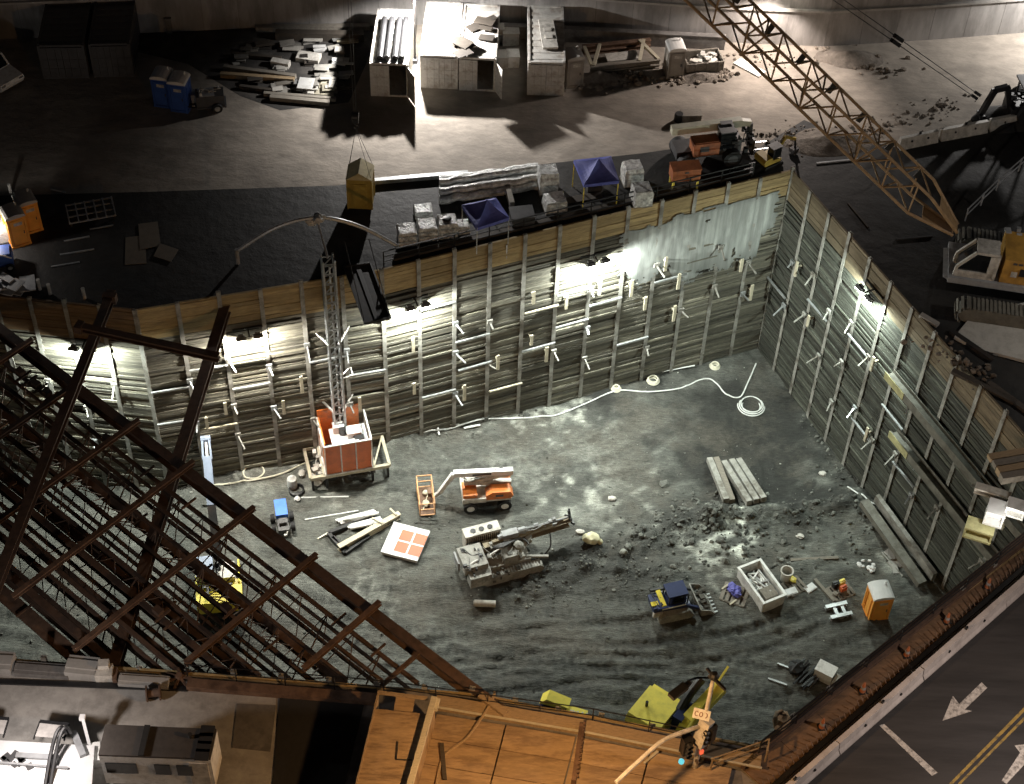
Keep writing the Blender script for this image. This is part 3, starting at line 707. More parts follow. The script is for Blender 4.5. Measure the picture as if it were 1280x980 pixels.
for i, (px, py, w, d, h, m, l) in enumerate([
    (362,62,1.2,1.0,.5,off_white,'crumpled bright sheet pile near the back of the scrap yard'),
    (388,50,1.3,.7,.35,off_white,'pale block left of the big white block'),(405,64,1.2,.8,.5,white,'white block in the second row of the scrap yard'),
    (422,66,.9,1.2,.6,off_white,'tall pale block beside the long diagonal shadow'),(432,52,1.3,.7,.4,wood_pale,'yellowish block nearest the piped container'),
    (425,80,1.2,.7,.35,white,'tilted white slab at the right end of the scrap yard'),(404,88,1.1,.7,.5,off_white,'pale crate in the third row, right of the bright bundle'),
    (408,99,1.3,.6,.5,off_white,'pale crate in the fourth row of the scrap yard'),(428,97,.9,.6,.45,grey_paint,'grey crate at the right of the fourth row'),
    (380,108,.9,1.5,.7,white,'white perforated block stack near the front'),(392,110,.8,1.5,.65,off_white,'pale stack touching the perforated one'),
    (405,112,1.2,1.2,.35,wood_pale,'tilted pale pallet near the front right'),(416,110,.9,1.1,.5,off_white,'pale tilted box at the front right corner'),
    (350,104,1.2,.7,.5,wood_grey,'grey block left of the perforated stack'),(352,113,1.3,.8,.4,off_white,'pale flat block behind the front beam'),
    (330,58,1.4,.8,.5,wood_dark,'dark block left of the crumpled sheets'),(312,62,1.2,.7,.4,wood_grey,'dim grey block at the left of the second row'),
    (300,76,.8,.6,.6,off_white,'small pale bundle alone in the dark left part'),(352,90,.9,.6,.4,off_white,'flat pale piece under the slanting beams'),
    (430,112,.8,.7,.5,wood_dark,'dark box at the edge of the container shadow'),(385,78,1.0,.8,.5,wood_dark,'dark crate behind the bright plank bundle'),
    (318,100,1.0,.7,.5,wood_dark,'dark crate left of the flat pale block'),(420,52,.7,.7,.4,white,'small white block by the diagonal shadow'),(340,30,1.2,.8,.7,wood_grey,'dim crate far back by the wall')]):
    mb = MB(); n = rnd.randint(4,7); h *= .7; tl = rnd.uniform(-.12,.12) if 'tilted' in l or 'crumpled' in l else 0
    for k in range(n):
        hh = h/n; mb.box((rnd.uniform(-.3,.3),rnd.uniform(-.35,.35),hh*(k+.5)), (w*rnd.uniform(.45,1.2),d*rnd.uniform(.25,.8),hh-.01), 0, rnd.uniform(.2,.95), Matrix.Rotation(rnd.uniform(-.2,.2),3,'Z') @ Matrix.Rotation(tl,3,'X'))
    solo(mb, 'scrap_stack', m, l, 'stack', P(px,py), rnd.uniform(-.1,.25), LY)
# trestle frame, bin, sheet by the road
t = thing('trestle', 'low welded frame with diagonal struts lying behind the dirt mound', 'frame', P(776,78), yaw((740,85),(826,76)))
for y, l in ((-1.0,4.6),(1.3,4.6)):
    m = MB(); m.ibeam((-2.4,y,.5),(2.4,y,.5),.35,.45,.05); m.ibeam((-2.4,y,.15),(2.4,y,.15),.25,.25,.04); m.build('chord', wood_grey if y < 0 else rust_light, t)
for a, b in (((-2.2,-1,.7),(-1.2,1.3,.7)),((2.3,-1,.7),(1.6,1.3,.7)),((1.0,-1,.7),(1.9,1.3,.7)),((-2.3,-.9,.7),(-2.3,1.2,.7))):
    m = MB(); m.bar(a,b,.22,.18); m.build('strut', wood_pale, t)
m = MB(); m.box((0.1,.2,.35),(2.2,.9,.08)); m.build('deck_sheet', off_white, t)
t = thing('waste_bin', 'open skip full of pale rubbish beside the grey cabin', 'skip', P(877,84), yaw((857,88),(897,84)))
m = MB(); w, d, h = 2.5,1.5,.9
for s in (-1,1): m.box((s*w/2,0,h/2),(.08,d,h)); m.box((0,s*d/2,h/2),(w-.1,.08,h))
for x in (-.7,.1,.9): m.box((x,-d/2-.06,h/2),(.08,.06,h))
m.box((0,0,.05),(w-.1,d-.1,.08)); m.build('bin_shell', wood_grey, t)
m = MB()
for i in range(22): m.box((random.uniform(-1,1),random.uniform(-.5,.5),random.uniform(.5,.9)),(random.uniform(.2,.6),random.uniform(.2,.5),.1),random.random()*3,random.uniform(.7,1.2))
m.build('rubbish', off_white, t)
beam('white sheet lying on the road under the crane boom', (921,77),(953,94),.8,.1,white, name='metal_sheet', cat='sheet')
# light mast
t = thing('light_mast', 'slim mast carrying the strong yard lamp between two containers', 'light mast', P(519,78))
m = MB(); m.cyl((0,0,0),(0,0,5.0),.06,8); m.build('mast', dark_steel, t)
m = MB(); m.box((0,0,.15),(.3,.5,.3)); m.box((0,0,.03),(.5,.7,.06)); m.build('base_box', dark_grey, t)
m = MB(); m.box((0,-.0,5.15),(.7,.2,.2)); m.build('lamp_head', dark_grey, t)
# crane hung yellow cabin
c = P(452,256,0)
t = thing('hanging_cabin', 'ochre lifting cabin with gable roof under the crane hook', 'cabin', c+V((0,0,.25)), yaw((437,258),(468,257))-.12)
m = MB(); m.box((0,0,1.15),(1.45,1.35,2.3))
for x in (-.74,.74): 
    for y in (-.69,.69): m.box((x,y,1.15),(.08,.08,2.32))
m.build('cabin_body', ochre, t)
m = MB(); m.prism([(-.8,2.3),(.8,2.3),(0,2.85)],-.75,.75); m.build('roof', mat('pale ochre roof',(.5,.42,.22),.6), t)
m = MB(); m.box((0.0,-.7,1.05),(.85,.04,1.8)); m.build('door', ochre, t)
hk = c+V((-.15,.3,6.1))
t = thing('crane_hook', 'dark hook block on a thin cable with slings down to the ochre cabin', 'hook', hk)
m = MB(); m.box((0,0,.35),(.35,.2,.7)); m.cyl((-.2,0,.45),(.2,0,.45),.28,12); m.build('block', black_paint, t)
m = MB(); m.tube([(0,0,0),(.0,0,-.15),(.14,0,-.3),(0,0,-.45),(-.14,0,-.33)],.05); m.build('hook', black_paint, t)
m = MB(); m.cyl((-.08,0,.6),(-.08,0,40),.018,5); m.cyl((.08,0,.6),(.08,0,40),.018,5); m.build('cable', black_paint, t)
m = MB()
for x in (-.7,.7):
    for y in (-.65,.65): m.cyl((0,0,-.4), V((x+.15,y-.3,-3.4)), .014, 4)
m.build('sling', dark_steel, t)
# pipes in wrap, pallets, canopies along the edge of the pit
PW = 'shrink wrapped pallets on the muddy strip'
beam('long pale pipe lying behind the wrapped bundles, right of the ochre cabin', (468,229),(585,219),.3,.3,galv, name='long_pipe', cat='pipe')
t = thing('pipe_bundle', 'shiny plastic wrapped pipe bundle lying beside the pallets', 'bundle', P(608,234), yaw((548,243),(668,226)))
for i in range(5):
    m = MB(); y = (-.9,-.45,0,.45,.9)[i]; pts = []
    for k in range(13): pts.append((-3.2+.53*k+.1*i, y+.12*noise.noise(V((k*.5,i*3,1))), .3+.12*noise.noise(V((k*.7,i*5,9)))+(.22 if i in (1,3) else 0)))
    m.tube(pts,.27,9,sub=4); m.build('wrapped_pipe', plastic, t, True)
def pallet_stack(label, px, py, w, d, h, rz, dark=0, z=0):
    t = thing('wrapped_pallet', label, 'pallet', P(px,py,z), rz, PW)
    m = MB()
    for y in (-.4,0,.4): m.box((0,y*d,.06),(w,.1,.1))
    for k in range(5): m.box(((k-2)*w*.23,0,.13),(w*.14,d,.025))
    m.build('pallet_base', wood_grey, t)
    m = MB(); n = 9; sd = random.random()*40; L = 7
    for j in range(L+1):
        zz = .15+(h-.15)*j/L; tp = 1 - (.1 if j == L else 0)
        for i in range(n*4):
            s, u = divmod(i, n); q = u/n*2-1
            x, y = [(q,-1),(1,q),(-q,1),(-1,-q)][s]
            k = tp*(1+.09*noise.noise(V((x*1.6+sd,y*1.6,zz*2.2))))
            m.v.append((x*w/2*k, y*d/2*k, zz+(.06*noise.noise(V((x*2,y*2,sd))) if j == L else 0)))
    N = n*4
    for j in range(L):
        for i in range(N): m.f.append((j*N+i, j*N+(i+1) % N, (j+1)*N+(i+1) % N, (j+1)*N+i)); m.c.append(random.uniform(.75,1.2))
    m.f.append(tuple(L*N+i for i in range(N))); m.c.append(.55 if dark else 1.0)
    m.build('wrapped_load', plastic, t)
    if dark:
        m = MB(); m.blob((0,0,h-.02),.3,1,1,.35); m.build('black_bag', black_paint, t)
pallet_stack('grey wrapped pallet at the left end of the front row of three', 509,303,1.15,1.1,1.15,.2)
pallet_stack('wrapped pallet in the middle of the front row of three', 534,297,1.15,1.1,1.15,.2)
pallet_stack('wrapped pallet with a black bag on top next to the lower blue canopy', 559,294,1.15,1.1,1.3,.2,1)
pallet_stack('small wrapped pallet alone behind the front row of three', 529,269,1.1,.9,.6,.2)
pallet_stack('tall wrapped pallet left of the upper blue canopy', 684,238,1.2,1.1,1.7,.2)
pallet_stack('bulging wrapped pallet in front of the tall one left of the upper canopy', 693,262,1.3,1.1,1.0,.25)
pallet_stack('shiny wrapped pallet just right of the upper blue canopy', 789,228,1.2,1.1,1.4,.25)
pallet_stack('shiny wrapped pallet nearest the pit edge right of the upper canopy', 801,254,1.15,1.1,1.3,.25)
pallet_stack('low wrapped pallet half hidden by the lower blue canopy', 578,291,.8,.8,.8,.2)
def canopy(label, pts, rz, w, d):
    a = [P(*p, 2.1) for p in pts]; c = sum(a, V())/4
    t = thing('canopy_tent', label, 'canopy', (c.x,c.y,0), 0)
    q = [p-V((c.x,c.y,0)) for p in a]; apex = V((0.05,0.1,2.95)); m = MB()
    for i in range(4):
        p0, p1 = q[i], q[(i+1) % 4]; n = 6; vs = []
        for j in range(n+1):
            for k in range(n+1):
                e = p0.lerp(p1, k/n); u = apex.lerp(e, j/n); u = u - V((0,0,.22*math.sin(PI*j/n)*(.4+.6*math.sin(PI*k/n)))) 
                vs.append(u)
        m.add(vs, [(j*(n+1)+k, (j+1)*(n+1)+k, (j+1)*(n+1)+k+1, j*(n+1)+k+1) for j in range(n) for k in range(n)])
        m.add([p0,p1,p1-V((0,0,.22)),p0-V((0,0,.22))],[(0,1,2,3)])
    m.build('canopy_top', blue_tarp, t)
    for p in q:
        m = MB(); m.bar((p.x*.97,p.y*.97,0),(p.x*.97,p.y*.97,2.1),.06,.06); m.build('leg', lemon if 'upper' in label else galv, t)
canopy('lower blue pop up canopy at the brink of the pit', [(577,256),(620,247),(637,272),(596,285)], 0,2.5,2.5)
canopy('upper blue pop up canopy among the wrapped pallets', [(717,200),(764,195),(774,226),(730,231)], 0,2.5,2.5)
crate('dark squat chest between the lower blue canopy and the bulging pallet', 652,279,1.4,1.1,.9,dark_grey,.2,'tool_chest')
crate('small chest under the upper blue canopy', 742,236,.9,.6,.7,dark_grey,.2,'tool_chest')
beam('flat wet board lying in front of the upper canopy', (706,252),(752,244),.6,.08,wood_dark,name='loose_board',cat='board')
beam('thin board leaning on the mud near the pipe bundle', (634,240),(640,262),.3,.6,wood_grey,name='loose_board',cat='board')
# telehandler, tool chest on yellow legs, mini digger
t = thing('telehandler', 'telehandler with a cream boom and orange engine cover by the pit edge', 'telehandler', P(880,198), yaw((840,205),(925,195)))
m = MB(); m.box((0,0,.95),(4.2,1.3,.6)); m.box((1.9,0,1.2),(.5,1.2,.9)); m.build('chassis', dark_grey, t)
m = MB(); m.box((-.3,-.55,1.55),(1.7,.95,.95)); m.box((-.3,-.55,2.05),(1.5,.8,.06)); m.build('engine_cover', orange_dull, t)
m = MB(); m.box((-.45,-1.04,1.6),(.6,.02,.4)); m.build('vent', dark_grey, t)
m = MB(); m.bar((-2.3,.35,2.3),(2.3,.35,2.35),.45,.55); m.bar((2.2,.35,2.35),(2.9,.35,2.2),.32,.4); m.build('boom', cream, t)
m = MB(); m.box((1.2,.1,2.345+.3),(.8,.35,.01)); m.build('boom_plate', dark_grey, t)
m = MB(); m.box((1.1,-.45,1.9),(.95,.8,1.25)); m.build('cab', glass, t)
m = MB(); m.box((1.1,-.45,2.55),(1.0,.85,.07)); m.build('cab_roof', dark_grey, t)
m = MB(); m.bar((2.9,.35,2.2),(3.0,.35,.9),.3,.3); m.box((3.05,.2,.8),(.15,1.3,1.2)); m.build('carriage', black_paint, t)
for y in (-.15,.55):
    m = MB(); m.bar((3.1,y,.35),(4.3,y,.35),.14,.06); m.build('fork', chrome, t)
add_wheels(t, [(x,y,.6) for x in (-1.5,1.5) for y in (-.95,.85)], .6, .42, rim=dark_grey)
crate('brown carton standing on the road behind the telehandler', 863,149,1.3,.7,.55,wood_grey,.1,'carton')
m = MB(); m.lathe([(.01,0),(.28,0),(.3,.12),(.3,.5),(.26,.6),(.01,.6)],14); solo(m,'drum',black_paint,'small black drum beside the brown carton','drum',P(848,151),smooth=True)
t = thing('site_box', 'orange tool chest standing on four yellow legs', 'tool chest', P(854,232), .2)
m = MB(); m.box((0,0,1.15),(1.8,.9,.85)); m.box((0,-.03,1.6),(1.86,.98,.08)); m.build('chest', orange_dull, t)
m = MB(); m.box((0,-.46,1.4),(.25,.03,.12)); m.build('hasp', dark_grey, t)
for x in (-.78,.78):
    for y in (-.36,.36):
        m = MB(); m.bar((x,y,0),(x,y,.73),.12,.12); m.build('leg', lemon, t)
def digger(label, loc, rz, body, s=1.0, name='mini_excavator', armc=None, reach=((0.6,.0,1.0),(1.5,0,2.3),(2.7,0,1.6),(2.9,0,.5)), cabc=None):
    t = thing(name, label, 'excavator', loc, rz)
    S = lambda *p: tuple(q*s for q in p)
    for y in (-.62,.62):
        m = MB(); m.prism([(-1.0*s,.12*s),(-.85*s,0),(.85*s,0),(1.0*s,.12*s),(1.0*s,.35*s),(.85*s,.47*s),(-.85*s,.47*s),(-1.0*s,.35*s)], (y-.17)*s,(y+.17)*s)
        for k in range(12): m.box(S(-.9+k*.16,y,.48),S(.05,.36,.04))
        m.build('track', black, t)
    m = MB(); m.prism([(-1.0*s,.55*s),(.75*s,.55*s),(.75*s,.85*s),(-.2*s,.95*s),(-.3*s,1.25*s),(-.95*s,1.2*s),(-1.1*s,.9*s)],-.7*s,.7*s); m.build('engine_house', body, t)
    m = MB()
    for x in (-.2,.65):
        for y in (-.65,0.05): m.bar(S(x,y,.9),S(x*.9,y,2.05),.07*s,.07*s)
    m.box(S(.2,-.3,2.08),S(1.05,.85,.08)); m.build('cab_frame', cabc or body, t)
    m = MB(); m.box(S(.22,-.3,1.5),S(.78,.62,1.05)); m.build('cab_glass', glass, t)
    r = [V(S(*p)) for p in reach]; wv = [.24,.2,.16]
    for i, nm in enumerate(('boom','stick')):
        m = MB(); m.bar(r[i],r[i+1],wv[i]*s,.3*s if i == 0 else .24*s); m.build(nm, armc or body, t)
        m = MB(); up = V((0,0,.22*s)); m.cyl(r[i]+up, r[i].lerp(r[i+1],.75)+up*.9,.05*s,8); m.build('ram', chrome, t)
    m = MB(); e = r[2]; f = r[3]; R = Matrix.Translation(e)
    m.bar(e, f, .12*s, .16*s); m.prism([(f.x-.35*s,f.z),(f.x+.2*s,f.z+.1*s),(f.x+.1*s,f.z-.4*s),(f.x-.4*s,f.z-.35*s)], f.y-.3*s, f.y+.3*s); m.build('bucket', dark_steel, t)
    return t
digger('small dark and yellow digger at the far corner of the pit', P(960,205), rad(35), ochre, .75, cabc=dark_steel)
m = MB(); m.tube([(math.cos(a*PI/6)*.55,math.sin(a*PI/6)*.4,.05+.02*(a % 3)) for a in range(12)],.035,6,closed=True); solo(m,'hose_loop',dark_grey,'thin dark hose ring lying in front of the telehandler','hose',P(923,216))
# dim things at the left of the muddy strip
t = thing('steel_rack', 'dim grid rack of steel bars in the dark left strip', 'rack', P(115,268), yaw((90,278),(145,268)))
m = MB()
for k in range(6): m.bar((-1.4+k*.55,-.8,.35),(-1.4+k*.55,.9,.35),.08,.1)
for y in (-.8,-.2,.4,.9): m.bar((-1.45,y,.28),(1.4,y,.28),.08,.08)
m.build('grid', grey_paint, t)
for x in (-1.3,1.25):
    for y in (-.75,.85):
        m = MB(); m.box((x,y,.12),(.1,.1,.24)); m.build('foot', dark_steel, t)
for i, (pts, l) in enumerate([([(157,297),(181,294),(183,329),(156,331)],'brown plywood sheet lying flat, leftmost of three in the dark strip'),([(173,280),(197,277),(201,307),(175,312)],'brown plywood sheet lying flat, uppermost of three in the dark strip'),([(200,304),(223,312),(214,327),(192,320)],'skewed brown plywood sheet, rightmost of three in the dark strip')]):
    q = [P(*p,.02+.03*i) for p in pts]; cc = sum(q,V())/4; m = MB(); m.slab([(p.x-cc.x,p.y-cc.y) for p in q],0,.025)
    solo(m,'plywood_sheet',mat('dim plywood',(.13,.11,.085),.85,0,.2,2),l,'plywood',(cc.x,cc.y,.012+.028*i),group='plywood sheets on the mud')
for a, b, l in [((80,302),(112,296),'thin rod in the dark strip, nearest the steel rack'),((75,319),(118,312),'thin rod in the dark strip, middle of three'),((64,334),(100,328),'thin rod in the dark strip, nearest the pit edge'),((64,237),(82,241),'pale stick lying behind the orange cabins'),((112,287),(142,282),'thin frame bar in front of the steel rack')]:
    beam(l,a,b,.08,.07,galv,name='steel_rod',cat='rod')
for i,(px,py,l) in enumerate([(50,362,'short pale post at the pit brink, leftmost one'),(63,368,'short pale post at the pit brink, close right of the leftmost'),(106,373,'short pale post at the pit brink, alone left of the leaning strut'),(14,243,'short pale bollard left of the orange cabins')]):
    m = MB(); m.cyl((0,0,0),(0,0,.75),.1,10); m.cyl((0,0,.75),(0,0,.8),.115,10); solo(m,'marker_post',off_white,l,'post',P(px,py),group='pale posts at the brink',smooth=True)
m = MB()
for i in range(10): m.box((random.uniform(-.8,.8),random.uniform(-.5,.5),.15+.07*i),(random.uniform(.5,1.3),random.uniform(.4,.9),.08),random.random()*3,random.uniform(.7,1.3),)
solo(m,'tarp_heap',grey_paint,'crumpled grey sheets heaped at the left edge by the pit brink','sheet heap',P(20,366))
t = thing('compressor', 'blue compressor with white trim at the left edge', 'compressor', P(2,332), .3)
m = MB(); m.box((0,0,.7),(1.5,1.0,.8)); m.box((0,0,1.14),(1.3,.85,.1)); m.build('housing', blue, t)
m = MB(); m.tube([(-.7,-.5,1.0),(0,-.55,1.3),(.7,-.5,.9)],.05); m.build('handle', white, t)
add_wheels(t, [(-.5,-.55,.25),(.5,-.55,.25)], .25,.15)
crate('pale lit box at the left edge beside the half lit orange cabin', 2,296,1.3,1.2,1.3,white,.3)
t = thing('work_lamp', 'small tripod lamp glaring on the box at the left edge', 'lamp', P(-14,318))
m = MB(); m.cyl((0,0,0),(0,0,1.9),.04,6)
for a in range(3): m.cyl((0,0,.9),(.6*math.cos(a*2.1),.6*math.sin(a*2.1),0),.025,5)
m.build('tripod', dark_steel, t); m = MB(); m.box((0,0,2.0),(.4,.2,.3)); m.build('lamp_head', dark_grey, t)
m = MB(); m.box((0.0,.11,2.0),(.34,.02,.24)); m.build('lamp_glass', lens, t)
# guard rail on the brink
def guard(label, pts, h, m, sp, z0=.0, nr=3, pr=.05, name='guard_rail', off=V((0,0,0))):
    t = thing(name, label, 'railing', pts[0]+V((0,0,z0)))
    o = pts[0]
    for i in range(len(pts)-1):
        a, b = pts[i]-o+off, pts[i+1]-o+off; L = (b-a).length; n = max(1,round(L/sp))
        for k in range(n + (1 if i == len(pts)-2 else 0)):
            p = a.lerp(b,k/n); mm = MB(); mm.bar(p, p+V((0,0,h)), pr,pr,(0,1,0)); mm.build('post', m, t)
        for r in range(nr):
            zz = V((0,0,h*(r+1)/nr-.03)); mm = MB(); mm.bar(a+zz,b+zz,pr*.8,pr*.8); mm.build('rail', m, t)
    return t
nb = (A_-J_).normalized(); no = V((-nb.y,nb.x,0))
guard('black three bar railing along the floodlit wall top', [J_+no*.45+nb*.3, A_+no*.45-nb*2.6], 1.15, black_paint, 2.3, pr=.08)
m = MB(); m.bar(J_+no*.75+V((0,0,.12))+nb, A_+no*.75+V((0,0,.12))-nb*2.6,.3,.22); solo(m,'kerb_timber',wood_dark,'dark kerb timber along the foot of the black railing','beam')
# landing ramp hanging over the brink
q = [P(*p,.35) for p in ((430,334),(463,330),(488,398),(456,405))]; cc = sum(q,V())/4
t = thing('landing_platform', 'dark sheet steel landing platform sticking out over the pit beside the hoist mast', 'platform', cc)
m = MB(); m.slab([((p-cc).x,(p-cc).y) for p in q],-.1,0); m.build('plate', dark_steel, t)
m = MB()
for i in range(4): m.bar(q[i]-cc+V((0,0,.07)), q[(i+1)%4]-cc+V((0,0,.07)),.1,.14)
m.build('edge_frame', black_paint, t)
m = MB(); m.bar((q[0]-cc).lerp(q[1]-cc,.5)+V((0,0,.03)), (q[3]-cc).lerp(q[2]-cc,.5)+V((0,0,.03)),.25,.06); m.build('rib', dark_grey, t)
for i in (2,3):
    m = MB(); m.cyl(q[i]-cc, (q[(i+1)%4 if i == 3 else 1]-cc)*.9+V((0,0,2.2)),.03,5); m.build('stay_cable', dark_steel, t)
# ================================================================ hoist with mast
hb = P(425,548,PIT); hz = floor_z(hb.x, hb.y)
hr = yaw((405,600),(462,590),PIT)
t = thing('construction_hoist', 'orange caged hoist car at the foot of a tall lattice mast', 'hoist', (P(435,596,PIT).x, P(435,596,PIT).y, hz+.5), hr)
R = Matrix.Rotation(-hr, 3, 'Z'); ml = V((-.15,1.2,0)); hb = Matrix.Rotation(hr,3,'Z') @ ml + t.location
m = MB()
for a, b in (((-2.5,-.9),(2.6,-.9)),((-2.5,1.7),(2.6,1.7)),((-2.5,-.9),(-2.5,1.7)),((2.6,-.9),(2.6,1.7)),((-1.6,-.9),(-1.6,1.7)),((1.6,-.9),(1.6,1.7))):
    m.bar((*a,.75),(*b,.75),.2,.25)
m.bar((1.6,-.8,.75),(2.6,1.6,.75),.1,.1)
m.build('base_frame', wood_pale, t)
for x in (-2.4,-1.5,1.5,2.5):
    for y in (-.8,1.6):
        m = MB(); m.bar((x,y,-.7),(x,y,.63),.14,.14); m.build('foot_post', dark_steel, t)
m = MB(); m.box((0,.3,.95),(2.9,2.5,.12)); m.build('car_floor', grey_paint, t)
for nm, c, d, mm in (('front_panel',(0,-.98,2.3),(2.9,.08,2.7),orange_hoist),('back_panel',(-.95,1.55,2.7),(1.1,.08,3.3),orange),('back_panel',(.75,1.55,2.7),(.8,.08,3.3),orange),('left_panel',(-1.45,.29,2.45),(.08,2.4,2.8),orange)):
    m = MB(); m.box(c,d); m.build(nm, mm, t)
m = MB()
for x in (-1.5,-.48,.48,1.5): m.bar((x,-1.05,.95),(x,-1.05,3.75),.07,.07)
for y in (-.2,.6,1.5): 
    for x in (-1.53,1.5): m.bar((x,y,.95),(x,y,3.75),.07,.07)
for z in (1.0,3.72): m.bar((-1.5,-1.05,z),(1.5,-1.05,z),.09,.09); m.bar((-1.53,-1,z),(-1.53,1.55,z),.09,.09); m.bar((1.5,-1,z),(1.5,1.55,z),.09,.09)
m.bar((-1.53,-.9,1),(-1.53,1.4,3.7),.06,.06); m.build('car_frame', white, t)
m = MB(); m.box((.25,.15,2.55),(2.3,1.9,.08)); m.box((.6,.3,2.8),(.9,.6,.45)); m.box((-.3,.8,2.9),(.7,.5,.6)); m.box((.2,-.45,2.7),(1.2,.4,.2)); m.build('roof_machinery', white_clean, t)
for _o in kids(t)[-1:]: _o.location.z = .35
m = MB(); m.box((.85,-.2,3.05),(.6,.35,.3)); m.cyl((-.1,.5,3.0),(-.1,.5,3.5),.22,10); m.bar((.85,-.2,3.05),(-.1,.5,3.05),.1,.1); m.build('motor', black_paint, t)
m = MB(); s = .34; top = -hz+1.7; steps = int((top-0)/.75)
for x in (-s,s):
    for y in (-s,s): m.bar((ml.x+x,ml.y+y,0),(ml.x+x,ml.y+y,top),.11,.11)
m.build('mast', galv, t)
m = MB()
for k in range(steps):
    z0, z1 = k*.75, (k+1)*.75
    for y in (-s,s): m.bar((ml.x-s,ml.y+y,z0),(ml.x+s,ml.y+y,z1),.05,.05); m.bar((ml.x-s,ml.y+y,z1),(ml.x+s,ml.y+y,z1),.05,.05)
    for x in (-s,s): m.bar((ml.x+x,ml.y-s,z0),(ml.x+x,ml.y+s,z1),.05,.05); m.bar((ml.x+x,ml.y-s,z1),(ml.x+x,ml.y+s,z1),.05,.05)
    m.box((ml.x,ml.y-s-.06,z0+.37),(.1,.1,.6))
m.build('mast_lacing', galv, t)
for z in (4.3, 10.3):
    for sx in (-1,1):
        m = MB(); m.bar((ml.x+sx*.3,ml.y,z),(ml.x+sx*1.6,ml.y+.9,z+1.6),.1,.1); m.build('wall_tie', white, t)
m = MB(); m.bar((ml.x+.4,ml.y,7.6),(ml.x+1.0,ml.y+.5,7.7),.06,.06); m.bar((ml.x+1.0,ml.y-.3,7.7),(ml.x+1.0,ml.y+.5,7.7),.06,.06); m.bar((ml.x+.4,ml.y-.3,7.6),(ml.x+1.0,ml.y-.3,7.7),.06,.06); m.build('cable_guide', white, t)
# the bowed hose over the mast head
mh = V((hb.x,hb.y,1.2)); le = P(296,314,1.0); ri = P(498,308,1.0); ap = P(396,272,3.2)
t = thing('bowed_hose', 'grey hose bowed over the hoist mast head with a bunch of rags at its top', 'hose', (mh.x,mh.y,0))
o = V((mh.x,mh.y,0)); m = MB()
m.tube([le-o, le.lerp(ap,.5)-o+V((0,0,.55)), ap-o, ap.lerp(ri,.5)-o+V((0,0,.5)), ri-o], .12, 8, sub=8); m.build('hose', galv, t, True)
m = MB(); m.cyl(V((mh.x,mh.y,2.2))-o, ap-o+V((0,0,-.1)), .07,8); m.build('support', grey_paint, t); m = MB(); m.cyl(le-o+V((0,0,-.95)), le-o+V((0,0,.15)), .12,8); m.build('stub_post', grey_paint, t)
m = MB()
for i in range(6): m.blob(ap-o+V((random.uniform(-.35,.35),random.uniform(-.3,.3),random.uniform(-.35,.15))),random.uniform(.2,.38),1.1,.9,.8,jit=.3)
m.build('rag_bunch', off_white, t, True)
def lie(x, y, dz=0.0): return V((x, y, floor_z(x,y)+dz))
def pf(px, py, dz=0.0):
    p = P(px,py,PIT); return V((p.x,p.y,floor_z(p.x,p.y)+dz))
# ================================================================ machines on the pit floor
# articulated boom lift
t = thing('boom_lift', 'orange and white articulated boom lift with its basket lowered at left', 'boom lift', pf(607,622), yaw((588,626),(634,622),PIT))
m = MB(); m.box((0,0,.62),(2.7,1.1,.4)); m.build('chassis', dark_grey, t)
add_wheels(t, [(x,y,.45) for x in (-1.1,1.1) for y in (-.95,.95)], .45,.38, rim=white)
m = MB(); m.prism([(-.1,1.07),(1.5,1.07),(1.65,1.3),(1.45,1.7),(.3,1.75),(-.1,1.45)],-1.0,-.3); m.build('turntable_cover', orange, t)
m = MB(); m.prism([(-.1,1.07),(1.5,1.07),(1.65,1.3),(1.45,1.7),(.3,1.75),(-.1,1.45)],.3,1.0); m.box((-1.1,-.3,1.4),(.9,1.2,.25)); m.build('turntable_cover', orange, t)
m = MB(); m.box((.2,0,1.1),(2.4,.55,.4)); m.box((-.85,0,1.05),(1.5,2.02,.4)); m.box((.6,0,1.0),(1.9,2.04,.12)); m.build('turntable', off_white, t)
m = MB(); m.bar((1.6,0,1.5),(-1.4,0,1.9),.32,.34); m.bar((-1.4,0,1.75),(1.6,0,2.4),.26,.28); m.build('lower_boom', off_white, t)
m = MB(); m.bar((1.7,0,2.55),(-2.1,0,2.75),.34,.38); m.build('upper_boom', white_clean, t)
m = MB(); m.bar((-2.1,0,2.75),(-3.0,0,1.0),.24,.26); m.bar((-3.0,0,1.0),(-3.35,0,.7),.2,.2); m.build('jib', white, t)
m = MB(); m.cyl((-1.0,0,2.4),(.6,0,2.0),.08,8); m.cyl((-2.0,.1,2.3),(-2.8,.1,1.0),.06,8); m.build('ram', chrome, t)
m = MB(); x0, x1, y0_, y1_ = -4.35,-3.4,-1.2,1.15
for z in (.35,.9,1.45):
    for a, b in (((x0,y0_),(x1,y0_)),((x0,y1_),(x1,y1_)),((x0,y0_),(x0,y1_)),((x1,y0_),(x1,y1_))): m.bar((*a,z),(*b,z),.06,.06)
for x in (x0,x1):
    for y in (y0_,0,y1_): m.bar((x,y,.35),(x,y,1.47),.06,.06)
m.build('basket_rails', mat('rusty orange basket',(.55,.3,.14),.6,0,.3,3), t)
m = MB(); m.box(((x0+x1)/2,0,.32),(.95,2.3,.06)); m.box((-3.6,.2,.9),(.25,.5,.35)); m.build('basket_floor', rust_light, t)
m = MB(); m.blob((-3.9,-.4,.55),.25,1,1.2,.7); m.blob((-3.85,.5,.5),.2,1,1,.8); m.bar((-4.1,-.8,.45),(-3.7,.3,.6),.06,.06); m.build('tool_bags', wood_pale, t)
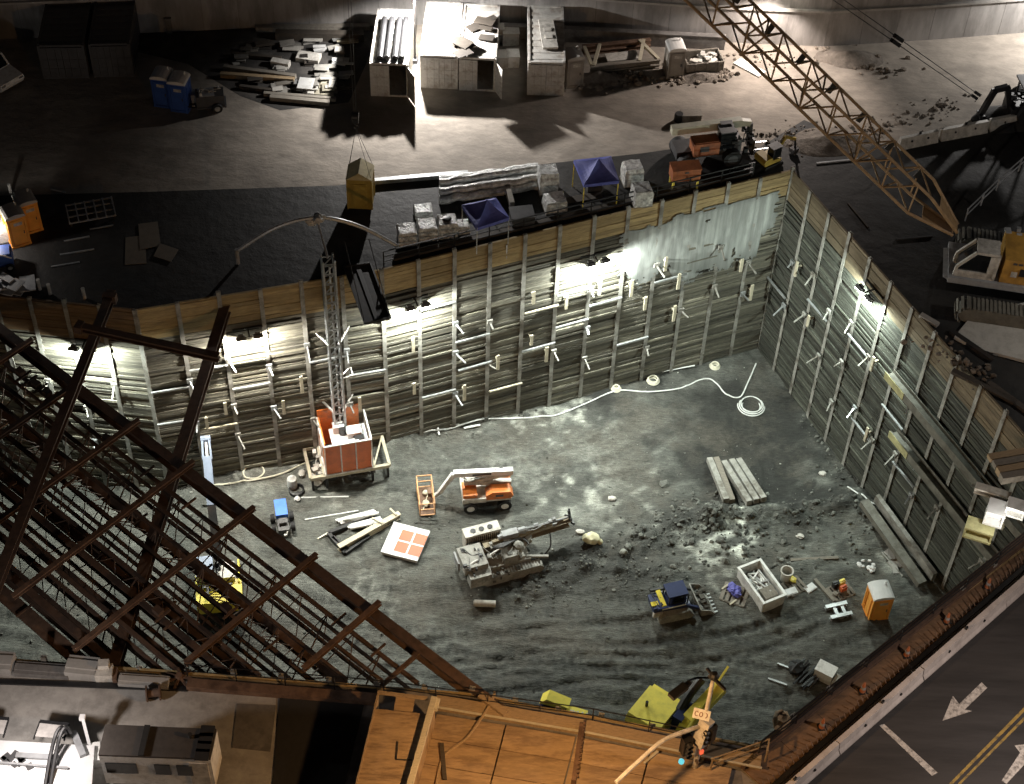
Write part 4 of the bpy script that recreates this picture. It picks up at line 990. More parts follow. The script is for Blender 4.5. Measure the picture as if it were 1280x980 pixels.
# drill rig
t = thing('drill_rig', 'muddy grey tracked drill rig with long feed beam and pale slotted engine hood', 'drill rig', pf(628,706), yaw((580,722),(700,690),PIT))
for y in (-1.25,.95):
    m = MB(); m.prism([(-1.8,.3),(-1.5,0),(1.9,0),(2.2,.3),(2.2,.5),(1.9,.75),(-1.5,.75),(-1.8,.5)], y-.25,y+.25)
    for k in range(20): m.box((-1.6+k*.19,y,.77),(.07,.54,.05))
    m.build('track', mud_grey, t)
m = MB(); m.box((-.1,-.15,.8),(3.2,1.6,.4)); m.box((-1.9,-.4,1.0),(1.4,1.9,.5)); m.build('chassis', mud_grey, t)
m = MB(); m.box((-2.1,-.3,1.55),(1.5,1.7,.65)); m.box((-2.0,-1.4,1.05),(1.35,.7,.9)); m.build('rear_cover', grey_paint if False else mud_grey, t)
m = MB(); m.box((-1.0,1.25,2.15),(2.3,.75,.14)); m.box((-1.0,1.25,1.45),(2.25,.7,1.2))
m.build('engine_hood', off_white, t)
m = MB()
for x in (-1.55,-1.0,-.45): m.cyl((x,1.25,2.2),(x,1.25,2.26),.17,12)
for k in range(16): m.box((-2.0+k*.135,.88,1.6),(.05,.04,.8))
m.build('hood_vents', black_paint, t)
m = MB(); m.ibeam((-1.2,.35,1.55),(4.6,.75,1.35),.55,.5,.05); m.bar((-.6,.35,1.85),(4.2,.72,1.66),.2,.12); m.build('feed_beam', mat('muddy tan paint',(.26,.22,.15),.8,0,.4,2.5,.3,dirt=(.12,.11,.09)), t)
m = MB(); m.box((.6,.5,2.0),(1.0,.45,.4)); m.cyl((1.1,.5,2.05),(1.6,.55,2.0),.2,10); m.cyl((-.2,.42,2.0),(.2,.45,2.05),.16,10); m.build('rotary_head', grey_paint, t)
m = MB(); m.cyl((1.7,.56,1.98),(4.7,.78,1.75),.07,8); m.build('drill_rod', galv, t)
m = MB()
for k in range(10):
    a = k*.63; m.bar((4.7,.78,1.7),(4.7+.15*math.cos(k),.78+.55*math.cos(a),1.7+.5*math.sin(a)),.12,.12)
m.build('clamp_head', black_paint, t)
m = MB(); m.bar((.9,-.5,1.1),(1.9,.4,1.5),.3,.3); m.box((.2,-.6,1.4),(.9,.8,.6)); m.blob((.9,-.35,1.7),.35); m.bar((1.2,-.7,1.0),(2.6,-1.1,.9),.16,.16); m.build('boom_mount', mud_grey, t)
m = MB(); m.cyl((-2.9,-1.0,1.75),(-1.9,-.75,1.95),.06,8); m.build('white_tube', white, t); m = MB(); m.cyl((-1.0,-.5,1.8),(.4,-.15,2.0),.05,8); m.build('white_tube', white, t)
m = MB()
for i in range(7): m.tube([(-1.0+.1*i,.1,1.5),(-.2,.0-.08*i,1.9+.05*i),(.6+.1*i,.2,1.7),(1.6,.3-.1*i,1.5)],.045,5)
m.tube([(3.2,.3,1.3),(3.0,-.4,.9),(2.4,-.7,.5)],.05,5); m.build('hydraulic_hose', dark_grey, t)
m = MB(); m.box((-2.9,.3,.9),(.12,1.0,.7)); m.cyl((-3.0,-.3,.6),(-3.0,-.3,1.5),.05,6); m.build('ladder_rack', grey_paint, t)
# compact track loader
t = thing('track_loader', 'navy and yellow compact track loader with toothed bucket at right', 'loader', pf(838,762), yaw((812,772),(872,758),PIT))
for y in (-.75,.75):
    m = MB(); m.prism([(-1.1,.15),(-.9,0),(1.0,0),(1.2,.2),(.9,.55),(-.7,.75),(-1.0,.5)], y-.2,y+.2)
    for k in range(12): m.box((-.95+k*.17,y,.02),(.06,.42,.06))
    m.build('track', mud_grey, t)
m = MB(); m.prism([(-1.3,.5),(.9,.5),(1.0,.9),(-.2,1.1),(-.9,1.3),(-1.4,1.2)],-.55,.55); m.build('body', navy, t)
m = MB(); m.box((.15,-.2+.2,1.95),(1.25,1.05,.1)); m.box((.2,0,1.3),(1.0,.95,1.2)); m.build('cab', navy, t)
m = MB(); m.box((.72,0,1.45),(.03,.8,.8)); m.build('cab_glass', glass, t)
m = MB(); m.box((-.75,0,1.36),(.28,1.2,.08)); m.box((-1.2,-.2,1.25),(.5,.3,.06)); m.build('yellow_trim', yellow, t)
for y in (-.72,.72):
    m = MB(); m.bar((-1.2,y,1.35),(.6,y,1.15),.14,.2); m.bar((.6,y,1.15),(1.6,y,.45),.14,.18); m.build('lift_arm', dark_grey if y > 0 else navy, t)
m = MB(); m.box((-.2,-.8,1.32),(1.5,.015,.1)); m.build('white_stripe', white, t)
m = MB(); m.box((-1.1,-.55,.6),(.6,.2,.35)); m.build('counterweight', off_white, t)
m = MB(); m.prism([(1.5,.7),(1.6,.05),(2.5,.0),(2.5,.05),(1.7,.15),(1.58,.7)],-1.05,1.05)
for y in (-1.03,1.03): m.prism([(1.5,.7),(1.6,.05),(2.5,.0),(2.2,.4)],y-.03,y+.03)
m.build('bucket', mud_grey, t)
m = MB()
for k in range(8): m.box((2.6,-.95+k*.27,.03),(.22,.09,.05))
m.build('bucket_teeth', galv, t)
# yellow excavators near the front wall
c = P(832,884,PIT+2.6)
t = thing('excavator', 'bright yellow excavator with black hose arm against the near wall', 'excavator', (c.x,c.y,floor_z(c.x,c.y)), yaw((835,897),(872,850),PIT+2.5))
for y in (-1.0,1.0):
    m = MB(); m.prism([(-1.9,.3),(-1.6,0),(1.6,0),(1.9,.3),(1.9,.6),(1.6,.85),(-1.6,.85),(-1.9,.6)],y-.28,y+.28); m.build('track', black, t)
m = MB(); m.box((-.4,.45,1.7),(3.0,2.0,1.1)); m.prism([(-1.9,2.2),(.9,2.2),(.7,2.55),(-1.6,2.65)],-.55,1.5); m.build('engine_house', lemon, t)
m = MB(); m.cyl((-.6,.9,2.6),(-.6,.9,3.0),.09,8); m.build('exhaust', black_paint, t)
m = MB(); m.box((.4,-.95,1.9),(1.4,.6,1.5)); m.build('cab', navy, t)
m = MB(); m.bar((.1,-1.5,2.5),(2.6,-1.95,3.3),.8,.5); m.bar((-1.2,-1.5,1.6),(.3,-1.5,2.5),.7,.5); m.build('boom', lemon, t)
m = MB(); m.bar((-.6,-1.75,2.6),(3.6,-1.75,3.95),.12,.12); m.build('stick', lemon, t)
m = MB(); m.tube([(.4,-.7,2.4),(1.3,-.75,3.1),(2.2,-.9,3.6)],.28,8); m.build('hose_sleeve', black_paint, t, True)
c = P(703,884,PIT+2.4)
t = thing('yellow_machine', 'yellow machine half hidden below the near plywood edge', 'machine', (c.x,c.y,floor_z(c.x,c.y)), yaw((675,878),(728,893),PIT+2))
m = MB(); m.box((0,-.3,1.3),(2.8,1.4,1.0)); m.build('body', navy, t)
m = MB(); m.prism([(-1.4,1.9),(.1,2.0),(.3,2.2),(-1.0,2.5)],.2,.9); m.box((.8,.3,2.0),(1.2,.35,.25)); m.build('hood', lemon, t)
m = MB()
for i in range(8): m.box((.5+.13*i,.1*math.sin(i*3),2.2),(.1,.3,.12))
m.build('control_block', off_white, t)
for y in (-.8,.8):
    m = MB(); m.prism([(-1.5,.2),(-1.3,0),(1.3,0),(1.5,.2),(1.3,.7),(-1.3,.7)],y-.2,y+.2); m.build('track', black, t)
# yellow excavator with blue grey boom behind the bracing
c = pf(277,748); bt = P(257,549,PIT+6.2)
t = thing('excavator', 'yellow excavator behind the rusty bracing with a raised pale blue boom', 'excavator', c, rad(100))
Rr = Matrix.Rotation(-rad(100),3,'Z'); bl = Rr @ (bt - c)
for y in (-1.1,1.1):
    m = MB(); m.prism([(-1.9,.3),(-1.6,0),(1.6,0),(1.9,.3),(1.9,.6),(1.6,.85),(-1.6,.85),(-1.9,.6)],y-.28,y+.28); m.build('track', black, t)
m = MB(); m.box((-.9,0,1.35),(1.6,2.7,.9)); m.box((-1.6,0,1.6),(.7,2.6,1.0)); m.build('engine_house', yellow, t)
m = MB(); m.box((.4,.75,1.9),(1.5,1.0,1.6)); m.build('cab', blue_grey, t)
m = MB(); m.box((.4,-.5,1.7),(1.2,1.0,.9)); m.build('hood', off_white, t)
m = MB()
for y in (-1.25,1.3): m.bar((-.4,y,1.9),(1.0,y,2.2),.1,.1); m.bar((1.0,y,2.2),(1.3,y,1.2),.1,.1)
m.build('hand_rail', lemon, t)
mid = V((bl.x*.5, bl.y*.5, 4.2))
m = MB(); m.bar((.6,-.1,1.6), mid, .5,.6); m.build('boom', dark_steel, t)
m = MB(); m.bar(mid, bl*.86+V((0,0,.4)), .5,.55); m.build('stick', blue_grey, t)
m = MB(); u = V((0,0,.1)); a = bl*.84+V((0,0,.4)); b = bl+V((0,0,0))
m.bar(a+V((0,.25,0)), b+V((0,.2,0)),.12,.35); m.bar(a+V((0,-.25,0)), b+V((0,-.2,0)),.12,.35); m.cyl(b+V((0,-.3,0)),b+V((0,.3,0)),.22,10); m.build('stick_fork', blue_grey, t)
m = MB(); m.cyl(a,b,.09,8); m.build('ram', white_clean, t)
# small blue machine
t = thing('blue_machine', 'small machine with a bright blue cover and dark wheels', 'machine', pf(354,658), yaw((345,632),(349,660),PIT)+PI/2)
m = MB(); m.box((0,.55,.95),(.75,1.3,.3)); m.box((0,.55,.6),(.7,1.2,.5)); m.build('cover', blue_bright, t)
m = MB(); m.box((0,-.6,.55),(.7,1.0,.5)); m.box((0,-.5,.9),(.5,.4,.3)); m.build('engine', dark_grey, t)
add_wheels(t, [(s*.6,y,.3) for s in (-1,1) for y in (.35,-.5)], .3,.25, ax=(1,0,0), rim=dark_grey)
m = MB(); m.bar((.25,-1.0,.6),(.1,-1.6,.9),.06,.06); m.box((.05,-1.6,.9),(.2,.12,.15)); m.build('handle', off_white, t)
# ================================================================ loose things on the pit floor
def flooritem(mb, name, m, label, cat, px, py, rz=0, group=None, dz=-.03, smooth=False): return solo(mb, name, m, label, cat, pf(px,py,dz), rz, group, smooth)
rz = yaw((477,693),(519,704),PIT)
t = thing('painted_panel', 'white roof panel with four orange squares lying on the ground', 'panel', pf(507,682), rz)
m = MB(); m.box((0,0,.25),(2.4,2.5,.14)); m.box((0,-.02,.12),(2.3,2.4,.16)); m.build('panel', white_clean, t)
for x in (-.08,.82):
    for y in (-.52,.42):
        m = MB(); m.box((x+.0,y,.325),(.78,.8,.02)); m.build('orange_square', mat('coral orange paint',(.5,.11,.035),.5,0,.08,3), t)
def longbar(label, a, b, w, h, m, name='beam', cat='beam', z=0.0, group=None, rnd=False, z2=None):
    p, q = pf(*a, h/2+z), pf(*b, h/2+(z if z2 is None else z2)); mb = MB(); c = (p+q)/2
    (mb.cyl(p-c,q-c,h/2,8) if rnd else mb.bar(p-c,q-c,w,h)); 
    return solo(mb, name, m, label, cat, c, group=group, smooth=rnd)
t = thing('timber_beam', 'long pale yellow beam beside the white pipes and the painted panel', 'beam', pf(462,668), yaw((424,690),(500,648),PIT))
L = (P(424,690,PIT)-P(500,648,PIT)).length
m = MB(); m.ibeam((-L/2,0,.3),(L/2,0,.3),.35,.5,.06); m.build('beam', wood_pale, t)
m = MB(); m.bar((.9,-.1,.62),(.6,.6,.62),.12,.12); m.bar((L/2-.3,-.1,.62),(L/2-.35,.55,.62),.12,.12); m.build('cleat', wood_pale, t)
for i in range(7):
    longbar(['white pipe in the heap, nearest the hoist','white pipe in the heap, second from the hoist','white pipe in the heap, third from the hoist','white pipe lying uppermost in the middle of the heap','white pipe in the heap, third from the pale beam','white pipe in the heap, second from the pale beam','white pipe in the heap, nearest the pale beam'][i], (420+3*i,653+1.7*i-(4 if i==3 else 0)), (468+2*i,641+2.4*i), .2,.2, hose_w if i % 2 else white_clean, 'white_pipe','pipe',.05+(.18 if i == 3 else 0),'white pipes heaped by the pale beam', True)
m = MB()
for a, b in (((-1.2,.2),(0,-1.3)),((0,-1.3),(1.4,.1)),((-1.2,.2),(.4,1.1)),((-.9,-.1),(.2,-1.1))): m.bar((*a,.2),(*b,.2),.22,.3)
flooritem(m,'black_cradle',black_paint,'black open steel frame between the white pipes and the pale beam','frame',434,672)
longbar('thin white pole lying from the hoist frame towards the white pipes',(381,650),(448,639),.1,.1,hose_w,'thin_pole','pole',rnd=True)
longbar('thin white pole beneath the hoist base frame',(377,625),(436,624),.1,.1,hose_w,'thin_pole','pole',rnd=True)
longbar('short bent stick at the left tip of the black frame',(397,674),(412,664),.08,.1,hose_m,'thin_pole','pole')
m = MB(); m.lathe([(.01,.0),(.32,.0),(.34,.5),(.3,.75),(.12,.9),(.1,1.0),(.01,1.0)],14); flooritem(m,'white_flask',white,'white flask beside a dark hole near the blue machine','flask',366,611,smooth=True)
m = MB(); m.lathe([(.01,.03),(.45,.03),(.5,.0),(.5,.35),(.42,.37),(.4,.06)],16); flooritem(m,'black_tub',black_paint,'black tub standing beside the white flask','tub',371,617,smooth=True)
m = MB(); m.blob((0,0,.15),.22,1,1,.7); flooritem(m,'white_bag',white,'tiny white bag just above the blue machine','bag',372,628,smooth=True)
for px,py,s,l in ((398,606,.35,'white bag under the left end of the hoist frame'),(378,598,.25,'white lump at the left corner of the hoist frame'),(465,590,.25,'pale lump under the right end of the hoist frame')):
    m = MB(); m.blob((0,0,s*.5),s,1,1.2,.7,jit=.25); flooritem(m,'white_bag',off_white,l,'bag',px,py,smooth=True)
m = MB(); m.blob((0,0,.4),.5,1.15,.85,.75,12,8,.15); m.blob((.55,-.1,.25),.2); flooritem(m,'bulk_sack',mat('pale yellow sack',(.66,.63,.42),.7,0,.12,3,.2),'pale yellow sack lying right of the drill rig','sack',738,684,smooth=True)
m = MB(); m.blob((0,0,.15),.25,1.3,.8,.6); flooritem(m,'white_bag',off_white,'small white scrap lying above the yellow sack','bag',725,668,smooth=True)
m = MB(); m.cyl((-.65,0,.22),(.65,0,.22),.22,14); m.cyl((-.66,0,.22),(-.7,0,.22),.16,12); flooritem(m,'sheet_roll',off_white,'short pale roll lying below the drill rig','roll',606,760,yaw((594,757),(619,758),PIT),smooth=True)
GB = 'grey beams stacked near the far corner'
for i,(a,b,l) in enumerate([((887,573),(907,630),'grey beam in the far corner stack, leftmost and apart'),((895,572),(915,628),'grey beam second from the left, with bright top'),((905,576),(936,632),'grey beam in the middle of the far corner stack'),((915,572),(945,630),'grey beam second from the right of the far corner stack'),((924,570),(954,629),'grey beam rightmost of the far corner stack')]):
    longbar(l,a,b,.38,.4,pile_m if i != 1 else wood_grey,'steel_beam','beam',.1,GB)
for px,py,R_,r,l,m_ in ((940,502,.92,.065,'big white coil of hose in the far corner',hose_w),(770,488,.3,.09,'small pale coil by the white pipeline, left one',hose_m),(816,478,.42,.07,'pale coil by the white pipeline, wider right one',hose_m),(893,461,.34,.09,'small pale coil alone at the wall foot near the corner',hose_m)):
    m = MB()
    for k in range(4): m.tube([((R_-(.1 if R_ > .8 else .05)*k+.03*noise.noise(V((a,k,1))))*math.cos(a*PI/8),(R_-(.1 if R_ > .8 else .05)*k)*math.sin(a*PI/8),.08+.09*(k % 3)) for a in range(16)],r*.7,6,closed=True,sub=2)
    flooritem(m,'hose_coil',m_,l,'hose coil',px,py,group='hose coils at the wall foot',smooth=True)
def hose(name, label, pts, r, m, cat='hose', dz=0.0):
    q = [pf(*p[:2], r+.02+(p[2] if len(p) > 2 else dz)) for p in pts]; 
    # follow the ground between the corner points
    full = []
    for i in range(len(q)-1):
        p0,p1,p2,p3 = q[max(i-1,0)],q[i],q[i+1],q[min(i+2,len(q)-1)]
        for k in range(10):
            t = k/10; v = 0.5*((2*p1)+(p2-p0)*t+(2*p0-5*p1+4*p2-p3)*t*t+(3*p1-p0-3*p2+p3)*t**3)
            full.append(V((v.x,v.y,max(v.z, floor_z(v.x,v.y)+r*.8))))
    full.append(q[-1]); c = full[0]; mb = MB(); mb.tube([p-c for p in full], r, 6, sub=1)
    return solo(mb, name, m, label, cat, c, smooth=True)
hose('water_hose','long cream hose winding over the floor from the hoist to the big coil',[(484,557),(530,549),(560,543),(600,532),(640,526),(690,522),(730,506),(770,491),(810,492),(850,486),(880,474),(895,478),(908,491),(925,494),(934,480),(945,455)],.05,hose_w)
hose('loop_hose','looped cream hose on the ground left of the hoist',[(395,578),(375,586),(352,598),(325,606),(290,611),(262,612),(256,604),(275,593),(300,588),(322,588),(331,596),(322,605),(308,606),(306,597),(316,589),(334,587)],.06,hose_m)
hose('loop_hose','cream hose trailing from the wall foot to the left behind the bracing',[(369,562),(355,574),(325,582),(296,586),(272,598),(240,606)],.06,hose_m)
hose('water_pipe','straight white pipe along the foot of the long wall',[(482,540),(530,528),(600,513),(680,497),(760,481),(830,468),(868,460)],.05,hose_w,'pipe',.12)
hose('water_hose','thin pale hose curling at the right wall foot by the debris',[(1060,606),(1072,622),(1085,636),(1100,640)],.05,hose_w)
m = MB(); a = P(368,400,-3.0); b = pf(368,553); m.tube([a-b, (a-b)*.5+V((.05,0,0)), V((0,0,.1))], .07,6); solo(m,'riser_pipe',hose_m,'upright cream riser pipe on the wall left of the hoist','pipe',b,smooth=True)
m = MB(); a = P(630,300,-.2); b = P(627,492,PIT+.3); n_ = V((.4,-.9,0))*.45; m.tube([a-b+n_,(a-b)*.5+n_,n_],.05,6); solo(m,'riser_pipe',galv,'thin dark riser cable on the long wall between two lamps','pipe',b,smooth=True)
longbar('white plank near the wall foot, upper of two crossing ones',(542,542),(574,538),.14,.08,hose_w,'white_plank','plank',.1)
longbar('white plank near the wall foot, lower of two crossing ones',(580,541),(600,537),.14,.08,hose_w,'white_plank','plank',.1)
longbar('short white stake crossing the upper plank at the wall foot',(546,539),(549,550),.1,.1,hose_w,'white_plank','plank',.16)
m = MB(); m.box((0,0,.5),(.8,.4,.55)); m.box((0,-.22,.5),(.5,.05,.25)); m.box((-.3,0,.11),(.1,.3,.22)); m.box((.3,0,.11),(.1,.3,.22)); flooritem(m,'switch_box',mat('cream switch box',(.7,.66,.48),.5),'cream electric box on legs at the foot of the long wall','box',585,508,.4)
# right hand clutter
rz = yaw((928,710),(958,752),PIT)
t = thing('open_tub', 'long white open tub full of pale scrap near the loader bucket', 'tub', pf(950,738), rz)
L, W = 2.9, 1.5; m = MB()
for s in (-1,1): m.box((0,s*W/2,.5),(L,.12,1.0)); m.box((s*L/2,0,.5),(.12,W-.13,1.0))
m.box((0,0,.08),(L-.13,W-.13,.12))
for s in (-1,1): m.box((0,s*(W/2+.03),.98),(L+.2,.16,.09)); m.box((s*(L/2+.02),0,.98),(.16,W-.14,.09))
m.build('tub_shell', white, t)
m = MB()
for i in range(26): m.bar((random.uniform(-1.2,.9),random.uniform(-.5,.5),random.uniform(.5,.8)),(random.uniform(-1.1,1.1),random.uniform(-.5,.5),random.uniform(.55,.9)),.1,.08,c=random.uniform(.3,1.2))
m.build('scrap', white, t)
m = MB(); m.box((.8,0,.75),(.8,.9,.3)); m.build('carton', wood_grey, t)
def pallet(label, px, py, rz, w=1.3, d=1.2, slats=5, m_=wood_pale, over=True):
    t = thing('wooden_pallet', label, 'pallet', pf(px,py), rz, 'pallets on the pit floor')
    for y in (-.5,0,.5):
        m = MB(); m.box((.0,y*d,.07),(w,.1,.12)); m.build('bearer', m_, t)
    m = MB()
    for k in range(slats): m.box(((k/(slats-1)-.5)*w*.92,0,.15),(w/slats*.75,d,.03))
    m.build('slats', m_, t); return t
pallet('pale pallet with a crumpled blue tarp, left of the white tub', 918,744, yaw((900,742),(920,760),PIT)+.5, 1.5,1.4, m_=wood_grey)
m = MB()
for i in range(5): m.blob((random.uniform(-.35,.35),random.uniform(-.3,.3),.16),random.uniform(.2,.32),1.1,1,.6,jit=.35)
flooritem(m,'crumpled_tarp',mat('violet blue tarp',(.1,.1,.38),.6,0,.2,3,.3),'crumpled blue tarp lying on a pale pallet','tarp',922,741,dz=.15)
for a,b,l in (((902,738),(911,732),'stick poking out of the tarp pallet, upper left'),((912,757),(920,752),'stick poking out of the tarp pallet, lower left')): longbar(l,a,b,.1,.08,wood_pale,'stick','stick',.1)
m = MB(); m.lathe([(.01,.05),(.3,.05),(.36,.9),(.42,.92),(.42,.98),(.34,.98),(.3,.12),(.01,.12)],16); flooritem(m,'open_drum',off_white,'pale open drum standing right of the white tub','drum',981,726,smooth=True)
pallet('small pallet with a yellow rag beside the pale drum', 992,736,.6,1.2,1.1,5,wood_grey)
m = MB(); m.blob((0,0,.12),.22,1,1.2,.6,jit=.3); flooritem(m,'yellow_rag',lemon,'small yellow rag on the pallet beside the drum','rag',990,729,dz=.2)
for px,py,l,r in ((988,743,'white lid lying below the small pallet','.4'),(1012,738,'white tray with rounded corners lying alone right of the small pallet','.7')):
    m = MB(); m.box((0,0,.1),(.75,.5,.18)); m.box((0,0,.2),(.65,.4,.04)); flooritem(m,'white_tray',white_clean,l,'tray',px,py,float(r))
longbar('long grey plank lying above the tray',(988,701),(1048,697),.2,.12,wood_grey,'loose_plank','plank')
longbar('grey plank slanting between tray and safety gear',(1018,726),(1042,755),.2,.14,wood_grey,'loose_plank','plank')
longbar('thin pipe near the wall foot right of the white rags',(1102,690),(1128,722),.1,.1,pile_m,'loose_pipe','pipe',rnd=True)
pallet('cluttered pallet with red and yellow cans beside the orange cabin', 1050,742,.5,1.4,1.1,5,wood_grey)
def can(label, px, py, m_, dz=.17):
    m = MB(); m.box((0,0,.25),(.4,.26,.46)); m.box((0,0,.52),(.3,.08,.05)); m.cyl((.14,0,.48),(.14,0,.58),.05,8); flooritem(m,'fuel_can',m_,label,'can',px,py,.5,dz=dz)
can('yellow can on the cluttered pallet',1050,735,lemon); can('red orange can on the cluttered pallet',1052,743,mat('red orange plastic',(.6,.12,.03),.5)); can('dark can on the cluttered pallet',1043,737,black_paint)
m = MB()
for i in range(6): m.blob((random.uniform(-.5,.5),random.uniform(-.4,.4),.1),random.uniform(.12,.25),1,1,.5,jit=.3)
flooritem(m,'rag_heap',wood_grey,'grey rags around the cans on the cluttered pallet','rags',1050,741,dz=.17)
m = MB()
for y in (-.4,.4): m.ibeam((-.7,y,.2),(.7,y,.2),.25,.3,.04)
m.bar((-.2,-.4,.2),(-.2,.4,.2),.2,.2); m.bar((.3,-.4,.2),(.3,.4,.2),.2,.2)
flooritem(m,'steel_bracket',galv,'grey H shaped steel bracket in front of the cluttered pallet','bracket',1047,768,yaw((1033,770),(1060,764),PIT))
m = MB()
for i in range(12): m.blob((random.uniform(-.5,.5),random.uniform(-.5,.5),.1),random.uniform(.1,.2),1,1,.6,jit=.35)
flooritem(m,'rag_heap',white_clean,'heap of bright white rags behind the orange cabin','rags',1083,708)
m = MB()
for i in range(9): m.box((random.uniform(-.6,.6),random.uniform(-.7,.7),.06+.02*i),(random.uniform(.3,.9),random.uniform(.3,.7),.05),random.random()*3,random.uniform(.7,1.2))
flooritem(m,'slab_heap',conc,'broken pale slabs lying right of the white rags','slabs',1122,702)
longbar('grey green beam lying along the foot of the right wall, outer one',(1076,640),(1150,738),.6,.45,mat('green grey steel',(.2,.2,.16)),'steel_beam','beam',.2)
longbar('dark grey beam lying close against the right wall foot',(1091,638),(1164,732),.3,.7,pile_m,'steel_beam','beam',.3)
m = MB()
for i in range(14): m.bar((random.uniform(-1.0,.3),-.9+.12*i,random.uniform(.1,.4)),(random.uniform(.2,1.0),-.9+.13*i,random.uniform(.1,.6)),.1,.1)
m.blob((0,.5,.35),.45,1.3,1,.7,jit=.35); flooritem(m,'rod_bundle',black_paint,'tangled black rods lying beside a white chest near the street wall','rods',1003,845,.8)
longbar('thin pale stake in front of the black rods, upper one',(972,829),(990,837),.1,.1,galv,'stake','stake'); longbar('thin pale stake in front of the black rods, lower one',(960,849),(983,860),.12,.12,galv,'stake','stake')
t = thing('white_chest', 'white chest with a pale annex beside the tangled black rods', 'chest', pf(1030,846), yaw((1020,838),(1040,848),PIT))
m = MB(); m.box((0,0,.45),(1.1,.8,.85)); m.box((0,0,.9),(1.16,.86,.06)); m.build('chest', white, t)
m = MB(); m.box((.95,-.1,.3),(.7,.7,.6)); m.build('annex', off_white, t)
for px,py,l in ((765,622,'tiny white scrap alone on the open floor'),(1030,588,'pale lump on the wet ground by the right wall'),(1000,670,'small pale scrap near the loose plank')):
    m = MB(); m.blob((0,0,.1),.22,1.3,1,.5,jit=.3); flooritem(m,'pale_scrap',off_white,l,'scrap',px,py)
# ================================================================ rusty bracing over the left half of the pit
o0, o1 = P(590,864), P(0,414)
bu = (o1-o0).normalized(); brz = math.atan2(bu.y,bu.x); bn = V((-bu.y,bu.x,0))
t = thing('steel_bracing', 'big rusty grid of long beams with cross ties spanning the left part of the pit', 'steel bracing', o0, brz)
def bx(yy): return -2.3 if yy == 0 else max(-.9, (.35 + (-bn.y)*yy)/bu.y)       # where the near wall cuts the beam
LEN = 42
for yy, w, h, z, m_ in ((0,.52,.75,0,rust),(1.35,.18,.2,-.1,rust),(2.0,.16,.18,-1.6,rust),(2.9,.42,.4,-2.2,rust_light),(3.5,.16,.2,0,rust),(4.4,.2,.25,-.6,rust),(4.7,.16,.2,-2.4,rust),(.7,.14,.18,-2.6,rust),(2.4,.16,.2,-.1,rust),(3.95,.16,.2,-3.2,rust_light),(5.75,.16,.2,-1.2,rust),(6.5,.18,.2,-3.4,rust),(8.1,.16,.2,-3.0,rust),(8.9,.16,.2,-.2,rust),(9.7,.18,.2,-2.8,rust),(5.3,.5,.4,-3.0,rust),(6.1,.2,.22,0,rust),(6.9,.35,.5,-.5,rust),(7.3,.16,.2,-2.6,rust_light),(7.7,.18,.2,-1.4,rust),(8.5,.2,.22,0,rust),(9.3,.18,.22,-1.8,rust),(10.2,.4,.35,-.3,rust),(10.9,.75,.16,-1.0,rust_light)):
    m = MB(); m.ibeam((bx(yy),yy,z),(LEN+bx(yy),yy,z), w, h, .05); m.build('long_beam', m_, t)
tx = [(P(*p)-o0).dot(bu) for p in ((477,759),(398,700),(322,640),(249,581),(186,526),(112,478),(38,436))]
for x in tx:
    y1 = 11.2
    while bx(y1) > x-.2 and y1 > 1: y1 -= .1
    m = MB(); m.ibeam((x,-.55,.52),(x,y1,.52),.26,.28,.04); m.build('cross_beam', rust_light, t)
m = MB(); m.bar((3.2,0,.3),(3.6,3.2,-.4),.18,.2); m.build('cross_beam', rust, t)
for (ya,yb,za,zb) in ((1.35,2.9,-.1,-2.2),(3.5,5.3,0,-3.0),(6.1,6.9,0,-.5),(4.4,2.9,-.6,-2.2),(8.5,9.3,0,-1.8),(6.9,7.7,-.5,-1.4)):
    m = MB(); x = bx(max(ya,yb))+.6; k = 0
    while x < 38:
        m.bar((x,ya,za),(x+.9,yb,zb),.045,.045); m.bar((x+.9,yb,zb),(x+1.8,ya,za),.045,.045)
        if k % 2 == 0: m.bar((x,ya,za),(x,yb,zb),.06,.06)
        x += 1.8; k += 1
    m.build('lacing', rust, t)
for i in range(46):
    yy, z = random.choice(((2.9,-1.75),(4.4,-.4),(5.3,-2.7),(6.9,-.05),(10.9,-.85),(1.35,.05))); x = bx(yy)+random.uniform(1,34)
    m = MB(); m.bar((x,yy-.5,z+.1),(x,yy+.5,z+.1),.1,.1)
    if i % 3 == 0: m.box((x+.3,yy,z+.25),(.5,.35,.3))
    m.build('bracket', rust if i % 2 else rust_light, t)
def strut(label, a, b, z, w, h, m_, name='steel_strut', z2=None):
    p, q = P(*a,z), P(*b,z if z2 is None else z2); c = p; t = thing(name,label,'strut',c)
    m = MB(); m.ibeam((0,0,0), q-c, w, h, .06); m.build('beam', m_, t)
    d = (q-c).normalized()
    for k in (.02,.98): e = (q-c)*k; m = MB(); m.bar(e-d*.2,e+d*.2,w*1.5,h*1.15); m.build('end_plate', m_, t); return t
strut('dark strut leaning from the timber wall top at upper left, left one of two', (140,366),(-18,765), 1.15,.5,.5,rust)
strut('dark strut from the hose stub on the brink down to the pale bearing block', (296,340),(140,842), -.95,.6,.6,rust)
strut('short dark tie joining the two struts above the timber wall', (96,408),(274,447), 1.75,.42,.4,rust,'steel_tie')
t = thing('bearing_block', 'pale steel bearing block at the lower end of a dark strut on the near wall', 'bearing', P(132,846), .1)
m = MB(); m.box((0,0,.3),(.8,.7,.6)); m.box((0,.2,.75),(.5,.4,.3)); m.build('block', off_white, t)
m = MB(); m.box((-.55,0,.25),(.25,.5,.5)); m.box((.5,-.1,.2),(.2,.7,.4)); m.build('jack', rust_light, t)
t = thing('anchor_star', 'rusty star shaped anchor on the near wall between bracing ends', 'anchor', P(225,850))
m = MB()
for a in range(7): m.bar((0,0,.25),(.75*math.cos(a*.9),.6*math.sin(a*.9),.12),.12,.1)
